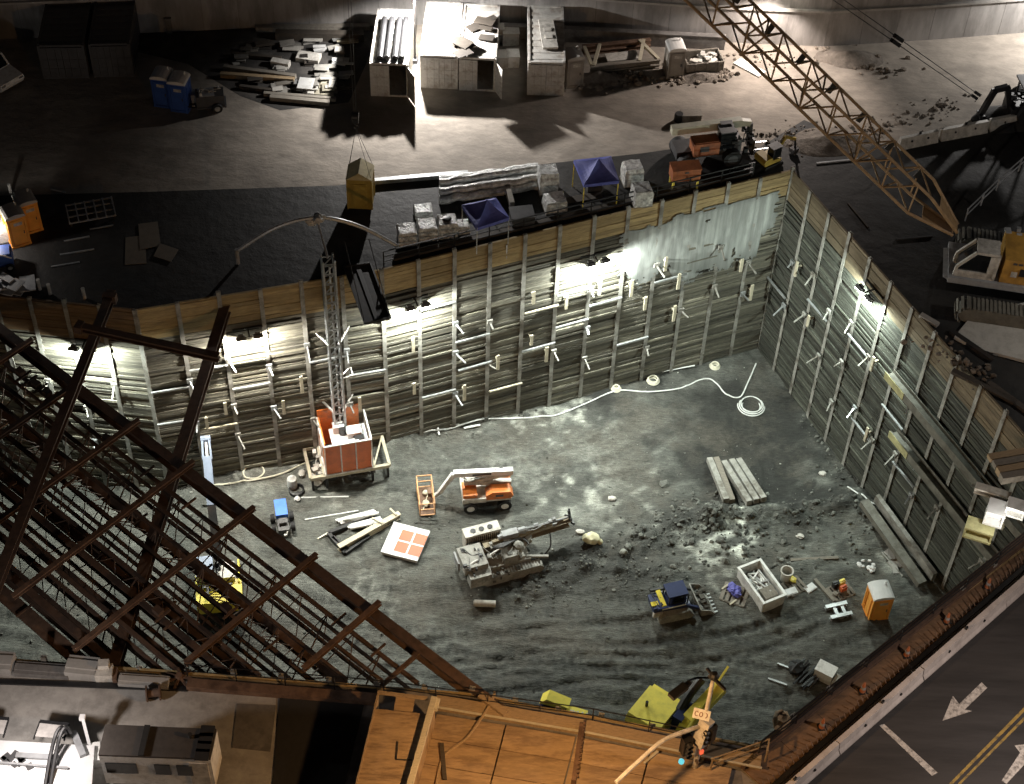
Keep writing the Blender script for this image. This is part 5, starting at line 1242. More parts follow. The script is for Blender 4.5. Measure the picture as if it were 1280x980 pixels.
m.build('arms', rust_light, t); m = MB(); m.cyl((0,0,0),(0,0,.45),.16,10); m.build('hub', rust_light, t)
# ================================================================ near edge: parapet, slab, deck, sheds
def parapet(label, a, b, h, w, m_, z=0):
    p, q = P(*a), P(*b); c = (p+q)/2; mb = MB(); mb.bar(p-c+V((0,0,h/2)), q-c+V((0,0,h/2)), w, h)
    mb.bar(p-c+V((0,0,h+.04)), q-c+V((0,0,h+.04)), w*.5, .075)
    return solo(mb,'parapet',m_,label,'parapet',c)
parapet('concrete kerb block on the near wall at far left', (-40,831),(18,834), .55,1.0, conc)
parapet('longest concrete kerb block, with a dark slot above it', (20,838),(88,843), .3,.7, conc_dark)
parapet('concrete kerb block between the slot and the bearing block', (86,838),(124,842), .6,1.0, conc)
parapet('timber kerb running right of the bearing block', (150,853),(212,857), .35,.6, conc)
beam('dark groove beam running along the concrete apron', (-30,852),(235,862), .25,.12, black_paint, name='edge_channel', cat='channel', ib=False)
beam('rusty edge beam below the bracing ends', (235,858),(470,877), .5,.35, rust_light, name='edge_beam', cat='beam')
guard('thin black railing along the near edge of the pit', [P(235,848), P(480,868), P(740,903), P(880,933)], 1.1, black_paint, 2.6, .1, 2, .05)
# shed with dark roof
r4 = [P(*p,2.7) for p in ((132,906),(271,912),(263,949),(123,944))]
o = V((r4[3].x,r4[3].y,0)); t = thing('site_trailer', 'long white site trailer with a dark flat roof on the concrete apron', 'trailer', o)
q = [V((p.x-o.x,p.y-o.y,0)) for p in r4]
m = MB(); m.slab([(p.x,p.y) for p in reversed([q[0]*.99+q[2]*.01,q[1],q[2],q[3]])],.3,2.6); m.build('body', white, t)
m = MB(); m.slab([(p.x,p.y) for p in reversed(q)],2.62,2.75); m.build('roof', mat('dark roofing',(.07,.06,.052),.85,0,.3,2,.2), t)
m = MB(); m.bar(q[3].lerp(q[2],.38)+V((0,0,2.8)), q[0].lerp(q[1],.38)+V((0,0,2.8)),.25,.1); m.build('roof_rib', inside, t)
m = MB(); 
for k in (.1,.37,.64,.9): a = q[3].lerp(q[0],k); b = q[2].lerp(q[1],k); m.bar(a.lerp(b,.86)+V((0,0,2.79)), a.lerp(b,.985)+V((0,0,2.79)),.55,.08)
m.build('roof_hatch', inside, t)
m = MB(); m.cyl(q[0].lerp(q[1],.78)+(q[3]-q[0])*.3+V((0,0,2.75)), q[0].lerp(q[1],.78)+(q[3]-q[0])*.3+V((0,0,3.0)),.1,10); m.build('roof_vent', inside, t)
fd = (q[2]-q[3]).normalized(); fn = V((fd.y,-fd.x,0))
for k in (.06,.2,.5,.7):
    m = MB(); c = q[3].lerp(q[2],k+.05)+fn*.02+V((0,0,1.7)); m.bar(c-fd*.35,c+fd*.35,.06,.8); m.build('window', glass, t)
m = MB(); c = q[3].lerp(q[2],.88)+fn*.02+V((0,0,1.35)); m.bar(c-fd*.42,c+fd*.42,.05,2.0); m.build('door', off_white, t)
# covered plywood box
r4 = [P(*p,2.2) for p in ((472,866),(543,875),(512,985),(443,985))]
o = V((r4[3].x,r4[3].y,0)); t = thing('plywood_shed', 'plywood shed with a slotted opening at its head and a thick pale side board', 'shed', o)
q = [V((p.x-o.x,p.y-o.y,0)) for p in r4]
lo_ = [q[0].lerp(q[3],.17), q[1].lerp(q[2],.17), q[2], q[3]]
m = MB(); m.slab([(p.x,p.y) for p in reversed(lo_)],2.1,2.2); m.build('roof', ply, t)
m = MB()
for a, b in ((q[0],q[3]),(q[1],q[2])): m.bar(a+V((0,0,1.05)), b+V((0,0,1.05)),.06,2.08)
m.bar(lo_[0]*.985+lo_[1]*.015+V((0,0,1.0)), lo_[1]*.985+lo_[0]*.015+V((0,0,1.0)),.06,1.9); m.build('side_wall', ply, t)
m = MB(); m.bar(q[1]+V((0,0,2.35)), q[2]+V((0,0,2.35)),.26,.34); m.bar(q[1].lerp(q[2],.0)+V((.12,0,2.3)), q[1].lerp(q[2],.13)+V((.12,0,2.3)),.3,.2); m.build('side_board', wood_pale, t)
m = MB(); m.bar(q[0]+V((0,0,2.25)), q[1]+(q[0]-q[1])*.12+V((0,0,2.25)),.12,.16); m.bar(q[0]+V((0,0,2.23))+(q[1]-q[0])*.02, q[3]+V((0,0,2.23))+(q[2]-q[3])*.02,.07,.1); m.build('head_rail', wood, t)
m = MB(); a = q[0].lerp(q[3],.06); b = q[1].lerp(q[2],.06); m.bar(a.lerp(b,.33)+V((0,0,2.0)), a.lerp(b,.66)+V((0,0,2.0)),.9,.05); m.build('opening_board', ply, t)
m = MB(); m.slab([(p.x*.98,p.y*.98) for p in reversed(q)],.01,.05); m.build('floor_sheet', inside, t)
m = MB(); c = q[0].lerp(q[2],.62)+V((0,0,2.23)); m.box(c,(.05,.9,.05)); m.box(c+V((.35,-.45,0)),(.7,.05,.05)); m.build('batten', wood_dark, t)
# plywood deck
t = thing('plywood_deck', 'orange lit plywood deck along the near edge of the pit', 'deck', P(735,960)); o = t.location.copy(); o.z = 0
def dpoly(pts, z0, z1, nm, m_, c=1.0):
    q = [P(*p)-o for p in pts]; m = MB(); m.slab([(p.x,p.y) for p in reversed(q)],z0,z1,c); return m.build(nm, m_, t)
xs = [545,632,720,812,915]
top = lambda x: 884+(x-545)*.165 if x < 740 else 916+(x-740)*.21
for i in range(len(xs)-1):
    a, b = xs[i]+1, xs[i+1]-1; sl = -.26
    y0a, y0b = top(a)+12, top(b)+12
    for k, (f0, f1) in enumerate(((0,30),(31,62),(63,120))):
        dpoly([(a+sl*f0,y0a+f0),(b+sl*f0,y0b+f0),(b+sl*f1,y0b+f1),(a+sl*f1,y0a+f1)], .02+.006*((i+k) % 3), .26+.006*((i*2+k) % 3), 'panel', ply, random.uniform(.75,1.15))
for a, b in (((545,881),(735,913)),((735,913),(950,957))):
    p, q_ = P(*a)-o, P(*b)-o; m = MB(); m.bar(p+V((0,0,.2)),q_+V((0,0,.2)),.62,.4); m.build('edge_board', wood, t)
    m = MB(); m.bar(p+V((0,-.38,.42)),q_+V((0,-.38,.42)),.1,.06); m.build('edge_strip', wood_pale, t)
m = MB(); p, q_ = P(726,914)-o, P(716,985)-o; m.bar(p+V((0,0,.5)),q_+V((0,0,.5)),.2,.45)
for k in range(14): e = p.lerp(q_,k/14); m.box(e+V((.12,0,.72)),(.12,.12,.1))
m.build('chain_post', rust_light, t)
m = MB(); m.tube([P(618,874)-o+V((0,0,.6)),P(612,888)-o+V((0,0,.5)),P(585,925)-o+V((0,0,.32)),P(555,950)-o+V((0,0,.32)),P(545,985)-o+V((0,0,.32))],.07,6); solo(m,'brown_hose',wood,'brown hose looping down over the plywood deck edge','hose',o,smooth=True)
beam('short timber lying across the deck edge by the bracing end',(600,870),(632,893),.35,.18,wood,z=.45,name='loose_timber',cat='timber')
beam('pale batten lying on the deck left of the signal pole',(805,955),(822,940),.12,.1,wood_pale,z=.3,name='loose_batten',cat='batten')
beam('dark batten lying on the deck by the shed side board',(552,930),(556,975),.2,.1,wood_dark,z=.3,name='loose_batten',cat='batten')
m = MB(); m.slab([(p.x,p.y) for p in reversed([P(*p)-P(380,930) for p in ((350,868),(455,882),(430,985),(340,985))])],.02,.05); solo(m,'shadow_sheet',inside,'black sheet painting the shadow on the ground left of the plywood shed','tarp',P(380,930))  # flat black sheet stands in for the shed's shadow on the ground
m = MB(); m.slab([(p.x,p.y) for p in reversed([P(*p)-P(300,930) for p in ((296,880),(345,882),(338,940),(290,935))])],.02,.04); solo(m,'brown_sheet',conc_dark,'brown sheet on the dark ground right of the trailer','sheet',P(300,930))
t = thing('cable_reel', 'small rusty reel on the apron edge behind the trailer', 'reel', P(193,872), .2)
m = MB(); m.cyl((-.25,0,.4),(.25,0,.4),.2,12); m.build('drum', rust_light, t)
for x in (-.3,.3):
    m = MB(); m.cyl((x-.03,0,.4),(x+.03,0,.4),.4,16); m.build('flange', rust, t)
# white lit structure at lower left
t = thing('white_canopy', 'brightly lit white table like platform with black edged frames at lower left', 'platform', P(50,950)); o = t.location.copy()
def cpoly(pts, z0, z1, nm, m_):
    q = [P(*p,z1)-o for p in pts]; m = MB(); m.slab([(p.x,p.y) for p in reversed(q)],z0,z1); return m.build(nm, m_, t)
cpoly([(-60,922),(118,932),(114,990),(-60,985)],.8,.9,'table_top',white_clean)
for a, b, c, d in (((50,902),(87,906),(80,926),(42,924)),((-12,897),(11,899),(4,922),(-20,920))):
    q = [P(*p,1.5)-o for p in (a,b,c,d)]
    for i, w in ((0,.16),(1,.05),(3,.05)):
        m = MB(); m.bar(q[i],q[(i+1)%4],w,.1); m.build('frame_bar', black_paint, t)
    m = MB(); m.bar(q[0].lerp(q[3],.4), q[1].lerp(q[2],.4),.8,.03); m.build('frame_sheet', mat('translucent sheet',(.4,.38,.36),.5), t)
for dx in (0,6):
    m = MB(); m.tube([P(56+dx,985,.9)-o,P(63+dx,945,1.3)-o,P(70+dx,918,1.9)-o,P(77+dx,909,2.1)-o,P(83+dx,916,1.6)-o],.09,7); m.build('bent_pipe', black_paint, t, True)
m = MB(); m.bar(P(20,944,1.0)-o,P(72,947,1.0)-o,.25,.15); m.bar(P(-5,953,1.0)-o,P(85,960,1.0)-o,.1,.1); m.bar(P(92,915,1.0)-o,P(104,945,1.0)-o,.3,.2); m.build('grey_bar', grey_paint, t)
m = MB()
for i in range(8): m.box(P(20+random.uniform(-15,40),945+random.uniform(-10,15),.95)-o,(random.uniform(.2,.7),random.uniform(.1,.3),.12),random.random()*3)
m.build('fittings', dark_grey, t)
for px,py in ((0,935),(110,937),(0,975),(108,975)):
    m = MB(); c = P(px,py,.8)-o; m.box((c.x,c.y,.4),(.1,.1,.78)); m.build('leg', dark_grey, t)
m = MB(); a, b = P(103,897,1.8), P(114,940,.4); m.bar(V((0,0,.0)),a-b,.14,.14); m.box(a-b,(.25,.25,.2)); solo(m,'white_pole',white_clean,'white pole with a dark cap leaning beside the lit platform','pole',b)
crate('pale low box between the white pole and the trailer',116,950,.8,.9,.7,white,.2)
# signal pole
pb = P(868,962); t = thing('signal_pole', 'street signal pole with curved pale arm, unlit lamp and small sign by the deck', 'signal pole', pb)
def top_at(py):
    z = 0
    while True:
        d = (pb+V((0,0,z))) - V((0,0,CAMH)); 
        vr = FOC*d.dot(DN)/d.dot(FW); ur = FOC*d.dot(RT)/d.dot(FW)
        if ur*math.sin(ROLL)+vr*math.cos(ROLL)+490 < py or z > 14: return z
        z += .05
zt, zs = top_at(848), top_at(893)
m = MB(); m.cyl((0,0,0),(0,0,zt),.13,12,.09); m.build('pole', wood_pale if False else off_white, t, True)
def pz(px,py,z): return P(px,py,z)-pb
m = MB(); m.tube([(0,0,zt),pz(868,848,zt+.1),pz(852,858,zt+.2)],.05,6); m.build('lamp_arm', black_paint, t, True)
m = MB(); c = pz(848,864,zt+.2); d = pz(838,872,zt+.2)-pz(860,855,zt+.2); d.normalize(); m.bar(c-d*.45,c+d*.45,.36,.2); m.bar(c-d*.7,c-d*.4,.2,.16); m.build('lamp_head', black_paint, t)
m = MB(); m.blob((0,0,zt+.15),.24); m.bar((0,0,zt),(.5,-.5,zt-.1),.12,.12); m.bar((0,0,zt+.1),(-.3,.3,zt+.3),.1,.1); m.build('camera_cluster', black_paint, t)
m = MB(); m.tube([(0,0,zs-1.0),pz(868,910,zs-.7),pz(830,925,zs-.6),pz(800,950,zs-.7),pz(770,978,zs-.7)],.1,8); m.build('mast_arm', off_white, t, True)
sgn = pz(877,893,zs+.2); m = MB(); mt_ = Matrix.Rotation(-.25,3,'Z') @ Matrix.Rotation(rad(-35),3,'X'); m.box(sgn,(.75,.04,.48),0,1,mt_); m.build('sign_plate', white, t)
m = MB()
for k, (a0, a1) in enumerate(((.6,5.6),(0,6.28),(-1.6,1.7))):
    pts = [sgn + mt_ @ V((-.22+.2*k+.07*math.cos(a0+(a1-a0)*j/6), -.035, .11*math.sin(a0+(a1-a0)*j/6))) for j in range(7)]
    m.tube(pts,.016,4,sub=2)
m.build('sign_marks', mat('brown red sign ink',(.2,.06,.03),.6), t)
m = MB(); m.bar((.1,-.1,zs-.3),(-.1,-.3,zs-2.0),.55,.4); m.build('control_box', off_white, t)
for (px,py,z,rz_,on) in ((858,932,2.6,.4,1),(888,916,3.6,-.7,0)):
    hd = MB(); c = pz(px,py,z); hd.box(c,(.42,.36,1.15),rz_); hd.box(c+V((0,.2,0)),(.6,.03,1.35),rz_); h = hd.build('signal_head', black_paint, t)
    for k in range(3):
        hh = MB(); R = Matrix.Rotation(rz_,3,'Z'); e = c+R @ V((0,-.19,.36-.36*k)); hh.cyl(e,e+R @ V((0,-.22,0)),.15,10,cap=False); hh.build('visor', black_paint, h)
m = MB(); c = pz(852,951,2.0); m.cyl(c,c+V((-.03,-.1,.05)),.13,14); m.build('green_lens', signal_on, t)
m = MB(); c = pz(877,940,1.9); m.box(c,(.16,.1,.28),.5); m.build('red_lens', signal_red, t)
m = MB(); m.box(pz(879,930,2.2),(.3,.3,.6),.4); m.build('walk_signal', rust_light, t)
# street side: walkway, railings, barrier, cones
def rl(s, o): return street(s, o)
e0, e1 = P(948,925), P(1280,668)
t = thing('timber_walkway', 'dark brown timber walkway between the pit railing and the barrier row', 'walkway', street(0,-1.4)); o = t.location.copy()
w0, w1 = V((12.4,41.3,0)), V((30.0,57.1,0)); wd = (w1-w0).normalized()
wl = (w1-w0).length+14; k = 0; x = -1.5
while x < wl:
    ln = 2.42; a, b = w0+wd*x, w0+wd*min(x+ln-.02, wl); 
    def tob(p): s = (p-bar0).dot(sd); return street(s,-.35)
    pol = [a, tob(a), tob(b), b]; m = MB(); q = [p-o for p in pol]
    m.slab([(p.x,p.y) for p in q],.0,.09+.006*(k % 2),random.uniform(.8,1.15)); m.build('deck_panel', mat('brown deck board',(.19,.115,.065),.8,0,.35,1.5,.2,(1,3,1),dirt=(.07,.05,.035)), t); x += ln; k += 1
m = MB(); m.bar(w0-wd*1.5-o+V((0,0,.2)), w0+wd*wl-o+V((0,0,.2)),.25,.4); m.build('edge_beam', rust, t)
m = MB(); m.bar(w0-wd*1.5-o+V((-.25,.25,.0)), w0+wd*wl-o+V((-.25,.25,0)),.25,.25); m.build('edge_beam', rust, t)
guard('black railing along the street side brink of the pit', [w0-wd*.5, w0+wd*(wl-1)], 1.05, black_paint, 2.4, .3, 3, .06)
t = thing('spiked_kerb', 'kerb bristling with short steel dowels beside the barrier row', 'kerb', street(0,-.25)); 
L0, L1 = -6, 34; m = MB(); m.bar(street(L0,-.18)-t.location+V((0,0,.13)), street(L1,-.18)-t.location+V((0,0,.13)),.22,.26); m.build('kerb', dark_steel, t)
m = MB(); s = L0
while s < L1:
    p = street(s,-.3)-t.location; m.bar(p+V((0,0,.15)), p+V((random.uniform(-.1,.0)-.12,random.uniform(.0,.1)+.12,.5)),.035,.035); s += .33
m.build('dowels', mat('dull dowel steel',(.2,.13,.09),.6,.2,.3,3), t)
def cone(label, px, py):
    t = thing('traffic_cone', label, 'traffic cone', P(px,py,.1), random.random(), 'cones on the timber walkway')
    m = MB(); m.box((0,0,.02),(.4,.4,.04)); m.build('base', black, t)
    m = MB(); m.lathe([(.15,.04),(.045,.72),(.0,.73)],14); m.build('cone_body', orange_cone, t, True)
    m = MB(); m.lathe([(.118,.24),(.094,.42)],14); m.v = [(x*1.06,y*1.06,z) for x,y,z in m.v]; m.build('reflective_band', grey_paint, t, True)
for px,py,l in ((1027,909,'traffic cone nearest the lower left end of the walkway'),(1078,864,'traffic cone second from the lower left end of the walkway'),(1133,819,'middle traffic cone of five along the walkway'),(1183,777,'traffic cone second from the dark upper end of the walkway'),(1234,734,'traffic cone deepest in the dark upper end of the walkway')): cone(l,px,py)
def barrier(label, a, b, m_=None, group='barriers beside the road', h=.82, w=.62):
    L = (b-a).length; t = thing('concrete_barrier', label, 'barrier', a, math.atan2(b.y-a.y,b.x-a.x), group)
    pr = [(-w/2,0),(w/2,0),(w/2,.1),(w*.3,.3),(w*.2,h),(-w*.2,h),(-w*.3,.3),(-w/2,.1)]
    m = MB(); n = len(pr); segs = 6; vs = []
    xs = [.03+(L-.06)*k/segs for k in range(segs+1)]
    for x in xs: vs += [V((x,y,z)) for y,z in pr]
    fs = [(k*n+i, k*n+(i+1)%n, (k+1)*n+(i+1)%n, (k+1)*n+i) for k in range(segs) for i in range(n)] + [tuple(range(n-1,-1,-1)), tuple(range(segs*n,segs*n+n))]
    m.add(vs, fs); m.build('barrier_body', m_ or mat('barrier concrete',(.6,.55,.52),.85,0,.15,2,.15,dirt=(.38,.34,.32),dirt_amt=.5), t)
    for x in (.12,L-.12):
        mm = MB(); mm.box((x,w*.23,h*.75),(.12,.16,.22)); mm.build('link_hook', black_paint, t)
    for x in (L*.3,L*.72):
        mm = MB(); mm.box((x,-w*.3,.5),(.1,.1,.12)); mm.build('lift_slot', black_paint, t)
    mm = MB(); mm.box((L*.52,0,h+.08),(.14,.1,.18)); mm.build('top_clip', black_paint, t)
js = [(P(x,y)-bar0).dot(sd) for x,y in ((945,1020),(1040,936),(1150,848),(1254,757))]
st = js[2]-js[1]; js = [js[1]-st*2, js[1]-st, js[1], js[2], js[3], js[3]+st, js[3]+2*st]
for i, l in enumerate(('white barrier wholly below the lower picture edge','white barrier at the lower left end of the row','white barrier beside the thin white road bar','white barrier level with the whole white arrow','white barrier next to the right picture edge','white barrier beyond the right picture edge')):
    if i in (1,2,3,4): barrier(l, street(js[i],.42), street(js[i+1],.42))
t = guard('orange lit handrail at the corner between deck and walkway', [P(888,962,.3), P(958,938,.3), P(956,952,.3)], 1.0, wood, 3.0, 0, 2, .07)
m = MB(); m.blob((0,0,.4),.45,1,1.3,.8,jit=.25); solo(m,'covered_lump',wood,'brown covered lump at the corner of railing and walkway','bundle',P(975,906,.1))
# ================================================================ crawler crane and its neighbours at right
co = P(1192,343,1.3); crz = yaw((1192,343),(1280,356),1.3)
t = thing('crawler_crane', 'amber crawler crane with white framed cab and a long lattice boom', 'crane', (co.x,co.y,0), crz)
Ri = Matrix.Rotation(-crz,3,'Z')
def cl(p): return Ri @ (p - V((co.x,co.y,0)))
m = MB(); m.box((4.5,1.3,1.1),(9.6,3.2,.4)); m.prism([(-.6,1.15),(0,.9),(0,1.3)],-.2,2.4); m.build('deck', grey_paint, t)
m = MB(); pr = [(.0,1.35),(2.25,1.35),(2.25,3.2),(.95,3.2),(0.05,2.0)]
for y in (0,1.15):
    for i in range(5): a, b = pr[i], pr[(i+1)%5]; m.bar((a[0],y,a[1]),(b[0],y,b[1]),.16,.16,(0,1,0))
m.box((2.0,0,2.2),(.4,.1,1.7)); m.box((1.1,0,1.55),(2.1,.1,.35)); m.box((1.6,.58,3.25),(1.3,1.3,.08)); m.build('cab', off_white, t)
m = MB(); m.prism([(.1,1.4),(2.15,1.4),(2.15,3.1),(.98,3.1),(.12,2.0)],.06,1.1); m.build('cab_glass', glass, t)
m = MB(); m.box((5.8,1.2,2.2),(6.4,2.6,1.75)); m.build('engine_house', amber, t)
m = MB(); m.box((3.95,-.12,2.25),(.75,.04,.55)); m.build('vent', black_paint, t)
m = MB(); m.box((3.3,-.12,2.05),(.35,.03,.4)); m.build('notice_plate', off_white, t)
m = MB()
for k in range(9): m.box((3.2+.32*k,-.12,2.85),(.22,.02,.14))
m.build('dark_lettering_strip', dark_grey, t)
for y0_ in (-2.6, 3.6):
    m = MB(); pr = [(.4,.6),(.7,.15),(1.2,0),(7.6,0),(8.1,.15),(8.4,.6),(8.1,1.0),(7.6,1.15),(1.2,1.15),(.7,1.0)]; m.prism(pr,y0_,y0_+1.0); 
    for k in range(30): m.box((1.0+k*.24,y0_+.5,1.16),(.13,1.04,.08))
    for k in range(6):
        a = PI/2+k*PI/6; m.box((.9+.62*math.cos(a),y0_+.5,.58+.6*math.sin(a)),(.16,1.04,.1),M=Matrix.Rotation(-(a-PI/2),3,'Y'))
    m.build('track', mat('track plate steel',(.17,.165,.14),.7,.2,.35,2,.3,dirt=(.09,.085,.07)), t)
bS = cl(P(1194,287,1.9)); dd = lambda px,py,zc: V((0,0,CAMH)) + ((lambda u,v: FW*FOC+RT*(u*math.cos(ROLL)+v*math.sin(ROLL))+DN*(-u*math.sin(ROLL)+v*math.cos(ROLL)))(px-640,py-490))*(zc/FOC)
bE = cl(dd(897,0,93)); bd = (bE-bS).normalized(); bside = bd.cross(V((0,0,1))).normalized(); bup = bside.cross(bd)
BL = (bE-bS).length*1.5; hw = .88
def bp(s, i, j, k=1.0): return bS + bd*s + bside*(hw*i*k) + bup*(hw*j*k)
for i in (-1,1):
    for j in (-1,1):
        m = MB(); m.cyl(bp(0,i*.45,j*.18),bp(3.2,i,j),.1,7); m.cyl(bp(3.2,i,j),bp(BL,i,j),.095,7); m.build('boom_chord', tan_boom, t)
for (i0,j0,i1,j1) in ((-1,-1,1,-1),(-1,1,1,1),(-1,-1,-1,1),(1,-1,1,1)):
    m = MB(); s = 3.2; f = 0
    while s < BL-1.3:
        a, b = ((i0,j0),(i1,j1)) if f % 2 == 0 else ((i1,j1),(i0,j0))
        m.cyl(bp(s,*a),bp(s+1.2,*b),.055,5,cap=False); s += 1.2; f += 1
        if f % 4 == 0: m.cyl(bp(s,i0,j0),bp(s,i1,j1),.06,5,cap=False)
    m.build('boom_lacing', tan_boom, t)
m = MB()
for j in (-1,1): m.add([bp(0,-.45,j*.18),bp(0,.45,j*.18),bp(2.2,.83,j*.77),bp(2.2,-.83,j*.77),bp(0,-.45,j*.15),bp(0,.45,j*.15),bp(2.2,.83,j*.74),bp(2.2,-.83,j*.74)],[(0,1,2,3),(7,6,5,4),(0,4,5,1),(1,5,6,2),(2,6,7,3),(3,7,4,0)])
m.build('boom_foot', tan_boom, t)
s = 4.0
while s < BL-2: m = MB(); m.bar(bp(s,1.0,.2),bp(s+.2,1.0,1.05),.14,.3); s += 2.6; m.build('boom_roller', black_paint, t)
for i, (a, b, l) in enumerate((((1222,124),(1030,-8),'thin dark crane cable running to the boom top, lower of two'),((1226,120),(1044,-8),'thin dark crane cable running to the boom top, upper of two'))):
    p, q = P(*a,1.2), dd(*b,92); m = MB(); m.cyl(V((0,0,0)),(q-p)*1.4,.028,5); e = (q-p)*(.58+.03*i); u = (q-p).normalized(); m.bar(e-u*.55,e+u*.55,.22,.24); m.bar(u*.2,u*1.0,.2,.2); solo(m,'crane_cable',black_paint,l,'cable',p)
t = guard('grey stair railing beside the crane at the right edge', [P(1206,276,.2), P(1245,238,.6), P(1300,190,1.0)], 1.0, grey_paint, 2.2, 0, 2, .08)
t = thing('backhoe', 'black backhoe silhouette with folded digging arm at the right edge', 'backhoe', P(1268,146), .15)
m = MB(); m.box((1.2,0,1.0),(3.4,1.5,.9)); m.box((-.4,0,.8),(.6,1.6,.8)); m.build('body', black_paint, t)
add_wheels(t, [(.5,-.95,.85),(.5,.95,.85)], .85,.45, rim=dark_grey)
add_wheels(t, [(2.7,-.95,.5),(2.7,.95,.5)], .5,.35, rim=dark_grey)
m = MB()
for x in (0,1.3):
    for y in (-.7,.7): m.bar((x,y,1.4),(x,y,2.7),.1,.1)
m.build('cab_post', black_paint, t)
m = MB(); m.box((.65,0,2.78),(1.9,1.6,.14)); m.build('canopy', grey_paint, t)
r_ = [V((-.6,0,.9)),V((-1.1,0,2.5)),V((-1.9,0,2.3)),V((-2.4,0,.4))]
for i, nm in enumerate(('boom','stick','stick')):
    m = MB(); m.bar(r_[i],r_[i+1],.3,.36); m.build(nm if i < 2 else 'dipper', black_paint, t)
m = MB(); m.prism([(-2.6,.5),(-2.2,.45),(-1.9,0),(-2.5,.0)],-.35,.35); m.build('bucket', black_paint, t)
mound('dirt_mound','dark heap of earth under the backhoe at the right edge',1262,148,2.6,1.6,1.0,.2,black_earth)
for l, a, b in (('dusty barrier on the mud just right of the crane boom',(1122,185),(1170,175)),('dusty barrier in the dark between boom and backhoe',(1173,174),(1232,163)),('dusty barrier at the right edge below the backhoe',(1234,162),(1295,150))): barrier(l,P(*a),P(*b),off_white,'dusty barriers on the mud')
m = MB(); q = [P(*p)-P(1250,415) for p in ((1192,424),(1210,402),(1240,391),(1300,376),(1310,462),(1250,446),(1222,440))]; m.slab([(p.x,p.y) for p in reversed(q)],.02,.22); solo(m,'ground_mat',mat('dusty pale mat',(.5,.49,.45),.9,0,.35,1.2,.5,dirt=(.18,.17,.15)),'pale dusty ground mat beside the crane track','mat',P(1250,415))
beam('dark beam edging the pale ground mat',(1188,416),(1240,452),.3,.25,dark_steel,name='edge_beam',cat='beam')
for i,(a,b,l) in enumerate([((1150,395),(1172,408),'loose pale block on the brink left of the crane track'),((1020,205),(1090,198),'thin rod on the mud under the boom'),((1120,300),(1165,296),'thin rod on the mud between wall top and cab'),((1190,465),(1270,505),'dark timber behind the right wall top, upper one'),((1235,480),(1290,520),'dark timber behind the right wall top, lower one'),((1060,255),(1085,285),'dark board on the mud beside the right wall top')]):
    beam(l,a,b,.35 if i in (0,3,4) else .12,.2 if i in (0,3,4) else .1,[conc,galv,dark_steel,wood_dark,wood_dark,wood_dark][i],name='loose_piece',cat='debris')
t = thing('board_stack', 'stack of brown boards on the right edge above the lit corner', 'board stack', P(1278,590), .25)
for i in range(4):
    m = MB(); m.box((random.uniform(-.05,.05),.5*i-.4,.25+.0*i),(3.0,.42,.5-.08*i),random.uniform(-.03,.03)); m.build('board', wood if i % 2 else wood_grey, t)
for px,py,z,w,d,h,m_,l,nm in ((1222,668,-2.4,1.5,.9,.7,mat('pale yellow steel',(.5,.48,.25)),'pale yellow steel end block lit in the corner of the right wall','steel_block'),(1242,648,-1.4,1.0,1.1,.9,white_clean,'bright white block lit in the corner of the right wall','steel_block'),(1240,618,-.9,1.9,.5,.3,off_white,'pale plank end sticking out above the white block','steel_block'),(1268,640,-.6,1.0,.8,.6,white,'white angular block at the right edge by the lit corner','steel_block')):
    p = P(px,py,z); 
    m = MB(); m.box((0,0,0),(w,d,.12)); m.box((0,0,h),(w,d,.12)); m.box((0,0,h/2),(w-.2,.12,h-.14)); m.box((w/2-.06,0,h/2),(.1,d-.1,h-.14)); m.box((-w/2+.06,0,h/2),(.1,d-.1,h-.14))
    solo(m,nm,m_,l,'steel block',p,rad(-20),group='lit blocks in the wall corner')
# ================================================================ fittings that make the machines read as used
def named(nm, lab):
    for o in C.objects:
        if o.get('label','').startswith(lab): return o
def fittings(t, name, m_, x0, x1, y0, y1, z0, z1, n, s0=.05, s1=.2, pipes=4, r=.025, seed=1):
    rnd = random.Random(seed); m = MB()
    for i in range(n):
        c = (rnd.uniform(x0,x1), rnd.uniform(y0,y1), rnd.uniform(z0,z1)); d = [rnd.uniform(s0,s1) for _ in range(3)]
        if i % 3 == 0: m.cyl(c, (c[0]+d[0],c[1],c[2]), d[1]*.5, 8)
        else: m.box(c, d, rnd.uniform(-.2,.2), rnd.uniform(.5,1.4))
    for i in range(pipes):
        p = [(rnd.uniform(x0,x1), rnd.uniform(y0,y1), rnd.uniform(z0,z1)+.05) for _ in range(4)]; p.sort(); m.tube(p, r, 5, sub=4)
    m.build(name, m_, t)
t = named('drill_rig','muddy grey tracked drill rig')
fittings(t,'valve_block',mud_grey,-1.6,1.2,-.9,.3,1.1,1.9,26,.08,.34,6,.035,3)
fittings(t,'rear_fittings',dark_grey,-2.8,-1.5,-1.5,.4,1.5,1.95,16,.06,.28,4,.03,4)
fittings(t,'feed_fittings',grey_paint,0,3.6,.35,.8,1.75,2.0,18,.06,.3,5,.03,5)
fittings(t,'track_mud',mat('caked mud',(.075,.07,.06),.95,0,.5,4,.8),-1.7,2.0,-1.5,-1.0,.3,.85,24,.08,.3,0,.03,6)
t = named('boom_lift','orange and white articulated boom lift')
fittings(t,'hydraulic_hose',black,-1.6,1.4,-.15,.2,1.9,2.9,4,.04,.12,7,.025,7)
fittings(t,'chassis_fittings',dark_grey,-1.2,1.2,-.65,.65,.75,1.15,14,.06,.25,3,.02,8)
m = MB(); m.box((.75,-1.01,1.4),(.5,.02,.2)); m.box((-.3,-.185,2.64),(1.2,.01,.18)); m.build('decal', dark_grey, t)
t = named('track_loader','navy and yellow compact track loader')
fittings(t,'rear_fittings',black_paint,-1.35,-.6,-.5,.5,1.1,1.45,14,.06,.22,3,.025,9)
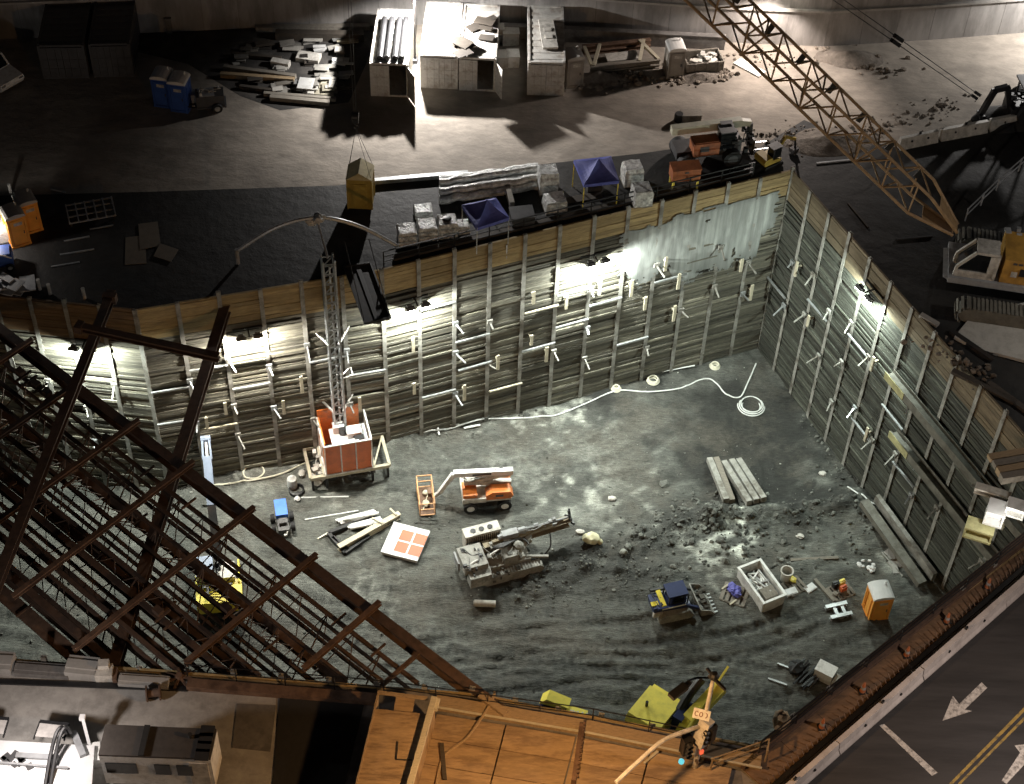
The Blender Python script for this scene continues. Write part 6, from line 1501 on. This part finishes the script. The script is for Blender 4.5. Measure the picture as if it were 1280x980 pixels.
fittings(t,'bucket_mud',mat('caked mud',(.075,.07,.06)),1.65,2.3,-.9,.9,.08,.18,20,.1,.4,0,.03,10)
m = MB()
for x in (-.4,.78):
    for y in (-.5,.5): m.bar((x,y,1.0),(x,y,1.95),.08,.08)
m.build('cab_post', black_paint, t)
m = MB(); m.box((.2,-.49,1.5),(.7,.03,.6)); m.build('side_window', glass, t)
t = named('telehandler','telehandler with a cream boom')
fittings(t,'fittings',dark_steel,.5,2.0,-.9,.3,1.2,1.8,18,.06,.3,5,.03,11)
fittings(t,'carriage_fittings',black_paint,2.4,3.1,-.4,.8,.6,2.2,16,.08,.3,4,.03,12)
for lab, sd in (('bright yellow excavator with black hose',13),('yellow excavator behind the rusty bracing',14)):
    t = named('excavator',lab); fittings(t,'deck_fittings',black_paint,-1.5,.8,-.8,1.2,2.15,2.4,14,.08,.35,4,.03,sd)
t = named('hoist','orange caged hoist car'); fittings(t,'base_fittings',off_white,-2.3,-1.6,-.7,1.4,.3,.9,12,.1,.4,2,.03,15); fittings(t,'under_fittings',dark_steel,-1.4,2.4,-.8,1.5,-.2,.6,18,.1,.5,4,.04,16)
t = named('crane','amber crawler crane'); fittings(t,'deck_fittings',grey_paint,2.6,8.5,2.2,2.9,1.4,3.2,24,.1,.5,5,.04,17)
t = named('gen','dark trailer generator'); fittings(t,'fittings',off_white,-.8,.8,-.45,.45,1.2,1.4,10,.05,.25,2,.02,18)
t = named('backhoe','black backhoe silhouette'); fittings(t,'fittings',black_paint,-.8,2.5,-.7,.7,1.3,1.9,18,.1,.4,4,.04,19)
t = named('canopy','brightly lit white table'); 
# ================================================================ lamps
def area(name, loc, d, size, power, col, spread=PI):
    l = bpy.data.lights.new(name,'AREA'); l.shape = 'DISK'; l.size = size; l.energy = power; l.color = col; l.spread = spread
    o = bpy.data.objects.new(name,l); C.objects.link(o); o.location = loc
    o.rotation_euler = V(d).to_track_quat('-Z','Y').to_euler(); return o
def point(name, loc, power, col, r=.25):
    l = bpy.data.lights.new(name,'POINT'); l.energy = power; l.color = col; l.shadow_soft_size = r
    o = bpy.data.objects.new(name,l); C.objects.link(o); o.location = loc; return o
def spot(name, loc, d, power, col, ang, blend=.4, r=.2):
    l = bpy.data.lights.new(name,'SPOT'); l.energy = power; l.color = col; l.spot_size = ang; l.spot_blend = blend; l.shadow_soft_size = r
    o = bpy.data.objects.new(name,l); C.objects.link(o); o.location = loc; o.rotation_euler = V(d).to_track_quat('-Z','Y').to_euler(); return o
GREEN = (.95,1,.91); WARM = (1,.94,.82)
def flood(label, a, b, px, py, z, col, power, ln, out=.8):
    d = (b-a).normalized(); n = V((d.y,-d.x,0)); p = P(px,py,z); s = (p-a).dot(d); p = a+d*s; p.z = z
    t = thing('flood_light', label, 'flood light', p, math.atan2(d.y,d.x), 'flood lights on the shoring walls')
    m = MB(); m.bar((-.9,-.1,.3),(.9,-.1,.3),.1,.1); m.bar((0,-.1,.3),(0,-out,.25),.08,.08); m.build('bracket', dark_steel, t)
    for x in (-.5,.5):
        h = MB(); R = Matrix.Rotation(rad(-35),3,'X'); h.box((x,-out,.2),(.55,.4,.22),0,1,R); h.box((x,-out+.1,.36),(.3,.2,.14),0,1,R); hh = h.build('lamp_housing', dark_grey, t)
        g = MB(); g.box(V((x,-out,.2))+R @ V((0,0,-.13)),(.48,.34,.03),0,1,R); g.build('lamp_glass', ln, hh)
    for x in (-.5,.5):
        area('flood_lamp', p+d*x+n*(out+.02)+V((0,0,-.02)), n*.38+V((0,0,-.8))+d*(x*.9), .34, power/2, col)
flood('flood light over the brightest patch of the long wall, right of the others', J_, A_, 745,328,-3.1, GREEN, LP[0], lens)
flood('flood light above the middle of the long wall beside the landing platform', J_, A_, 512,366,-3.0, (.97,1,.9), LP[1], lens)
flood('flood light left of the hoist mast under the timber band', I_, J_, 308,406,-3.0, WARM, LP[2], lens_warm)
flood('flood light behind the rusty struts at far left', H_, I_, 105,436,-3.0, (.93,1,.9), LP[3], lens)
flood('flood light on the right wall top below the crane cab', A_, B_, 1104,362,-1.6, (.88,1,.9), LP[4], lens)
# yard lamps
lp = P(519,78); spot('yard_lamp', lp+V((0,-.15,5.0)), (.2,-.28,-1), LP[5], (1,.96,.92), rad(168), .6, .12)
w_ = P(962,56); spot('wall_lamp', w_+V((0,-1.6,5.2)), (-.2,-.4,-1), LP[6], (1,.87,.79), rad(132), .35)
w_ = P(1325,42); spot('wall_lamp', w_+V((0,-1.4,5.2)), (-.35,-.3,-1), LP[7], (1,.96,.92), rad(125), .45)
t = thing('wall_light', 'lamp box on the concrete wall above the crane boom', 'wall light', P(962,56)+V((0,-.1,5.1))); m = MB(); m.box((0,-.5,.35),(1.2,1.2,.3)); m.build('housing', dark_grey, t); m = MB(); m.box((0,-.9,.18),(.9,.5,.03)); m.build('lamp_glass', lens_warm, t)
point('work_lamp_bulb', P(-14,318)+V((.35,.1,2.0)), LP[8], (1,.92,.85), .1)
# sodium street lamps, white light under the canopy at lower left, lamp in the wall corner
point('sodium_street_lamp', P(690,1075)+V((0,0,9)), LP[9], (1,.55,.22), .25)
point('street_lamp', P(1330,1010)+V((0,0,9)), LP[10], (1,.83,.73), .25)
point('street_lamp', P(1440,440)+V((0,0,9)), LP[13], (1,.93,.85), .25)
point('canopy_lamp', P(45,985)+V((0,0,4.4)), LP[11], (1,.9,.85), .2)
cp = P(1252,668,-.9); point('corner_lamp', cp+V((-.2,-.4,1.0)), LP[12], (1,.98,.9), .1)
# ================================================================ night sky glow
w = bpy.data.worlds.new('World'); bpy.context.scene.world = w; w.use_nodes = True
nt = w.node_tree; bg = nt.nodes['Background']; sky = nt.nodes.new('ShaderNodeTexSky'); sky.sky_type = 'NISHITA'; sky.sun_disc = False
sky.sun_elevation = rad(35); sky.sun_rotation = rad(200); nt.links.new(sky.outputs[0], bg.inputs[0]); bg.inputs[1].default_value = SKY
l = bpy.data.lights.new('moon_sun','SUN'); l.energy = SUN; l.angle = rad(8); l.color = (1,.9,.8); o = bpy.data.objects.new('moon_sun',l); C.objects.link(o)
o.rotation_euler = (rad(55),0,rad(180-200)); 
# ================================================================ camera
cam = bpy.data.cameras.new('camera'); co_ = bpy.data.objects.new('camera',cam); C.objects.link(co_)
cam.sensor_width = 36; cam.lens = FOC/1280*36; cam.clip_end = 2000; cam.clip_start = .5
ux = RT*math.cos(ROLL) - DN*math.sin(ROLL); vy = RT*math.sin(ROLL) + DN*math.cos(ROLL)
M = Matrix((ux, -vy, -FW)).transposed().to_4x4(); M.translation = V((0,0,CAMH)); co_.matrix_world = M
sc = bpy.context.scene; sc.camera = co_
sc.view_settings.view_transform = 'Standard'; sc.view_settings.look = 'None'; sc.view_settings.exposure = 0; sc.view_settings.gamma = 1
sc.render.engine = 'CYCLES'; sc.cycles.max_bounces = 5; sc.cycles.diffuse_bounces = 3; sc.cycles.glossy_bounces = 2
sc.cycles.use_denoising = True; sc.cycles.sample_clamp_indirect = 6; sc.cycles.caustics_reflective = False; sc.cycles.caustics_refractive = False
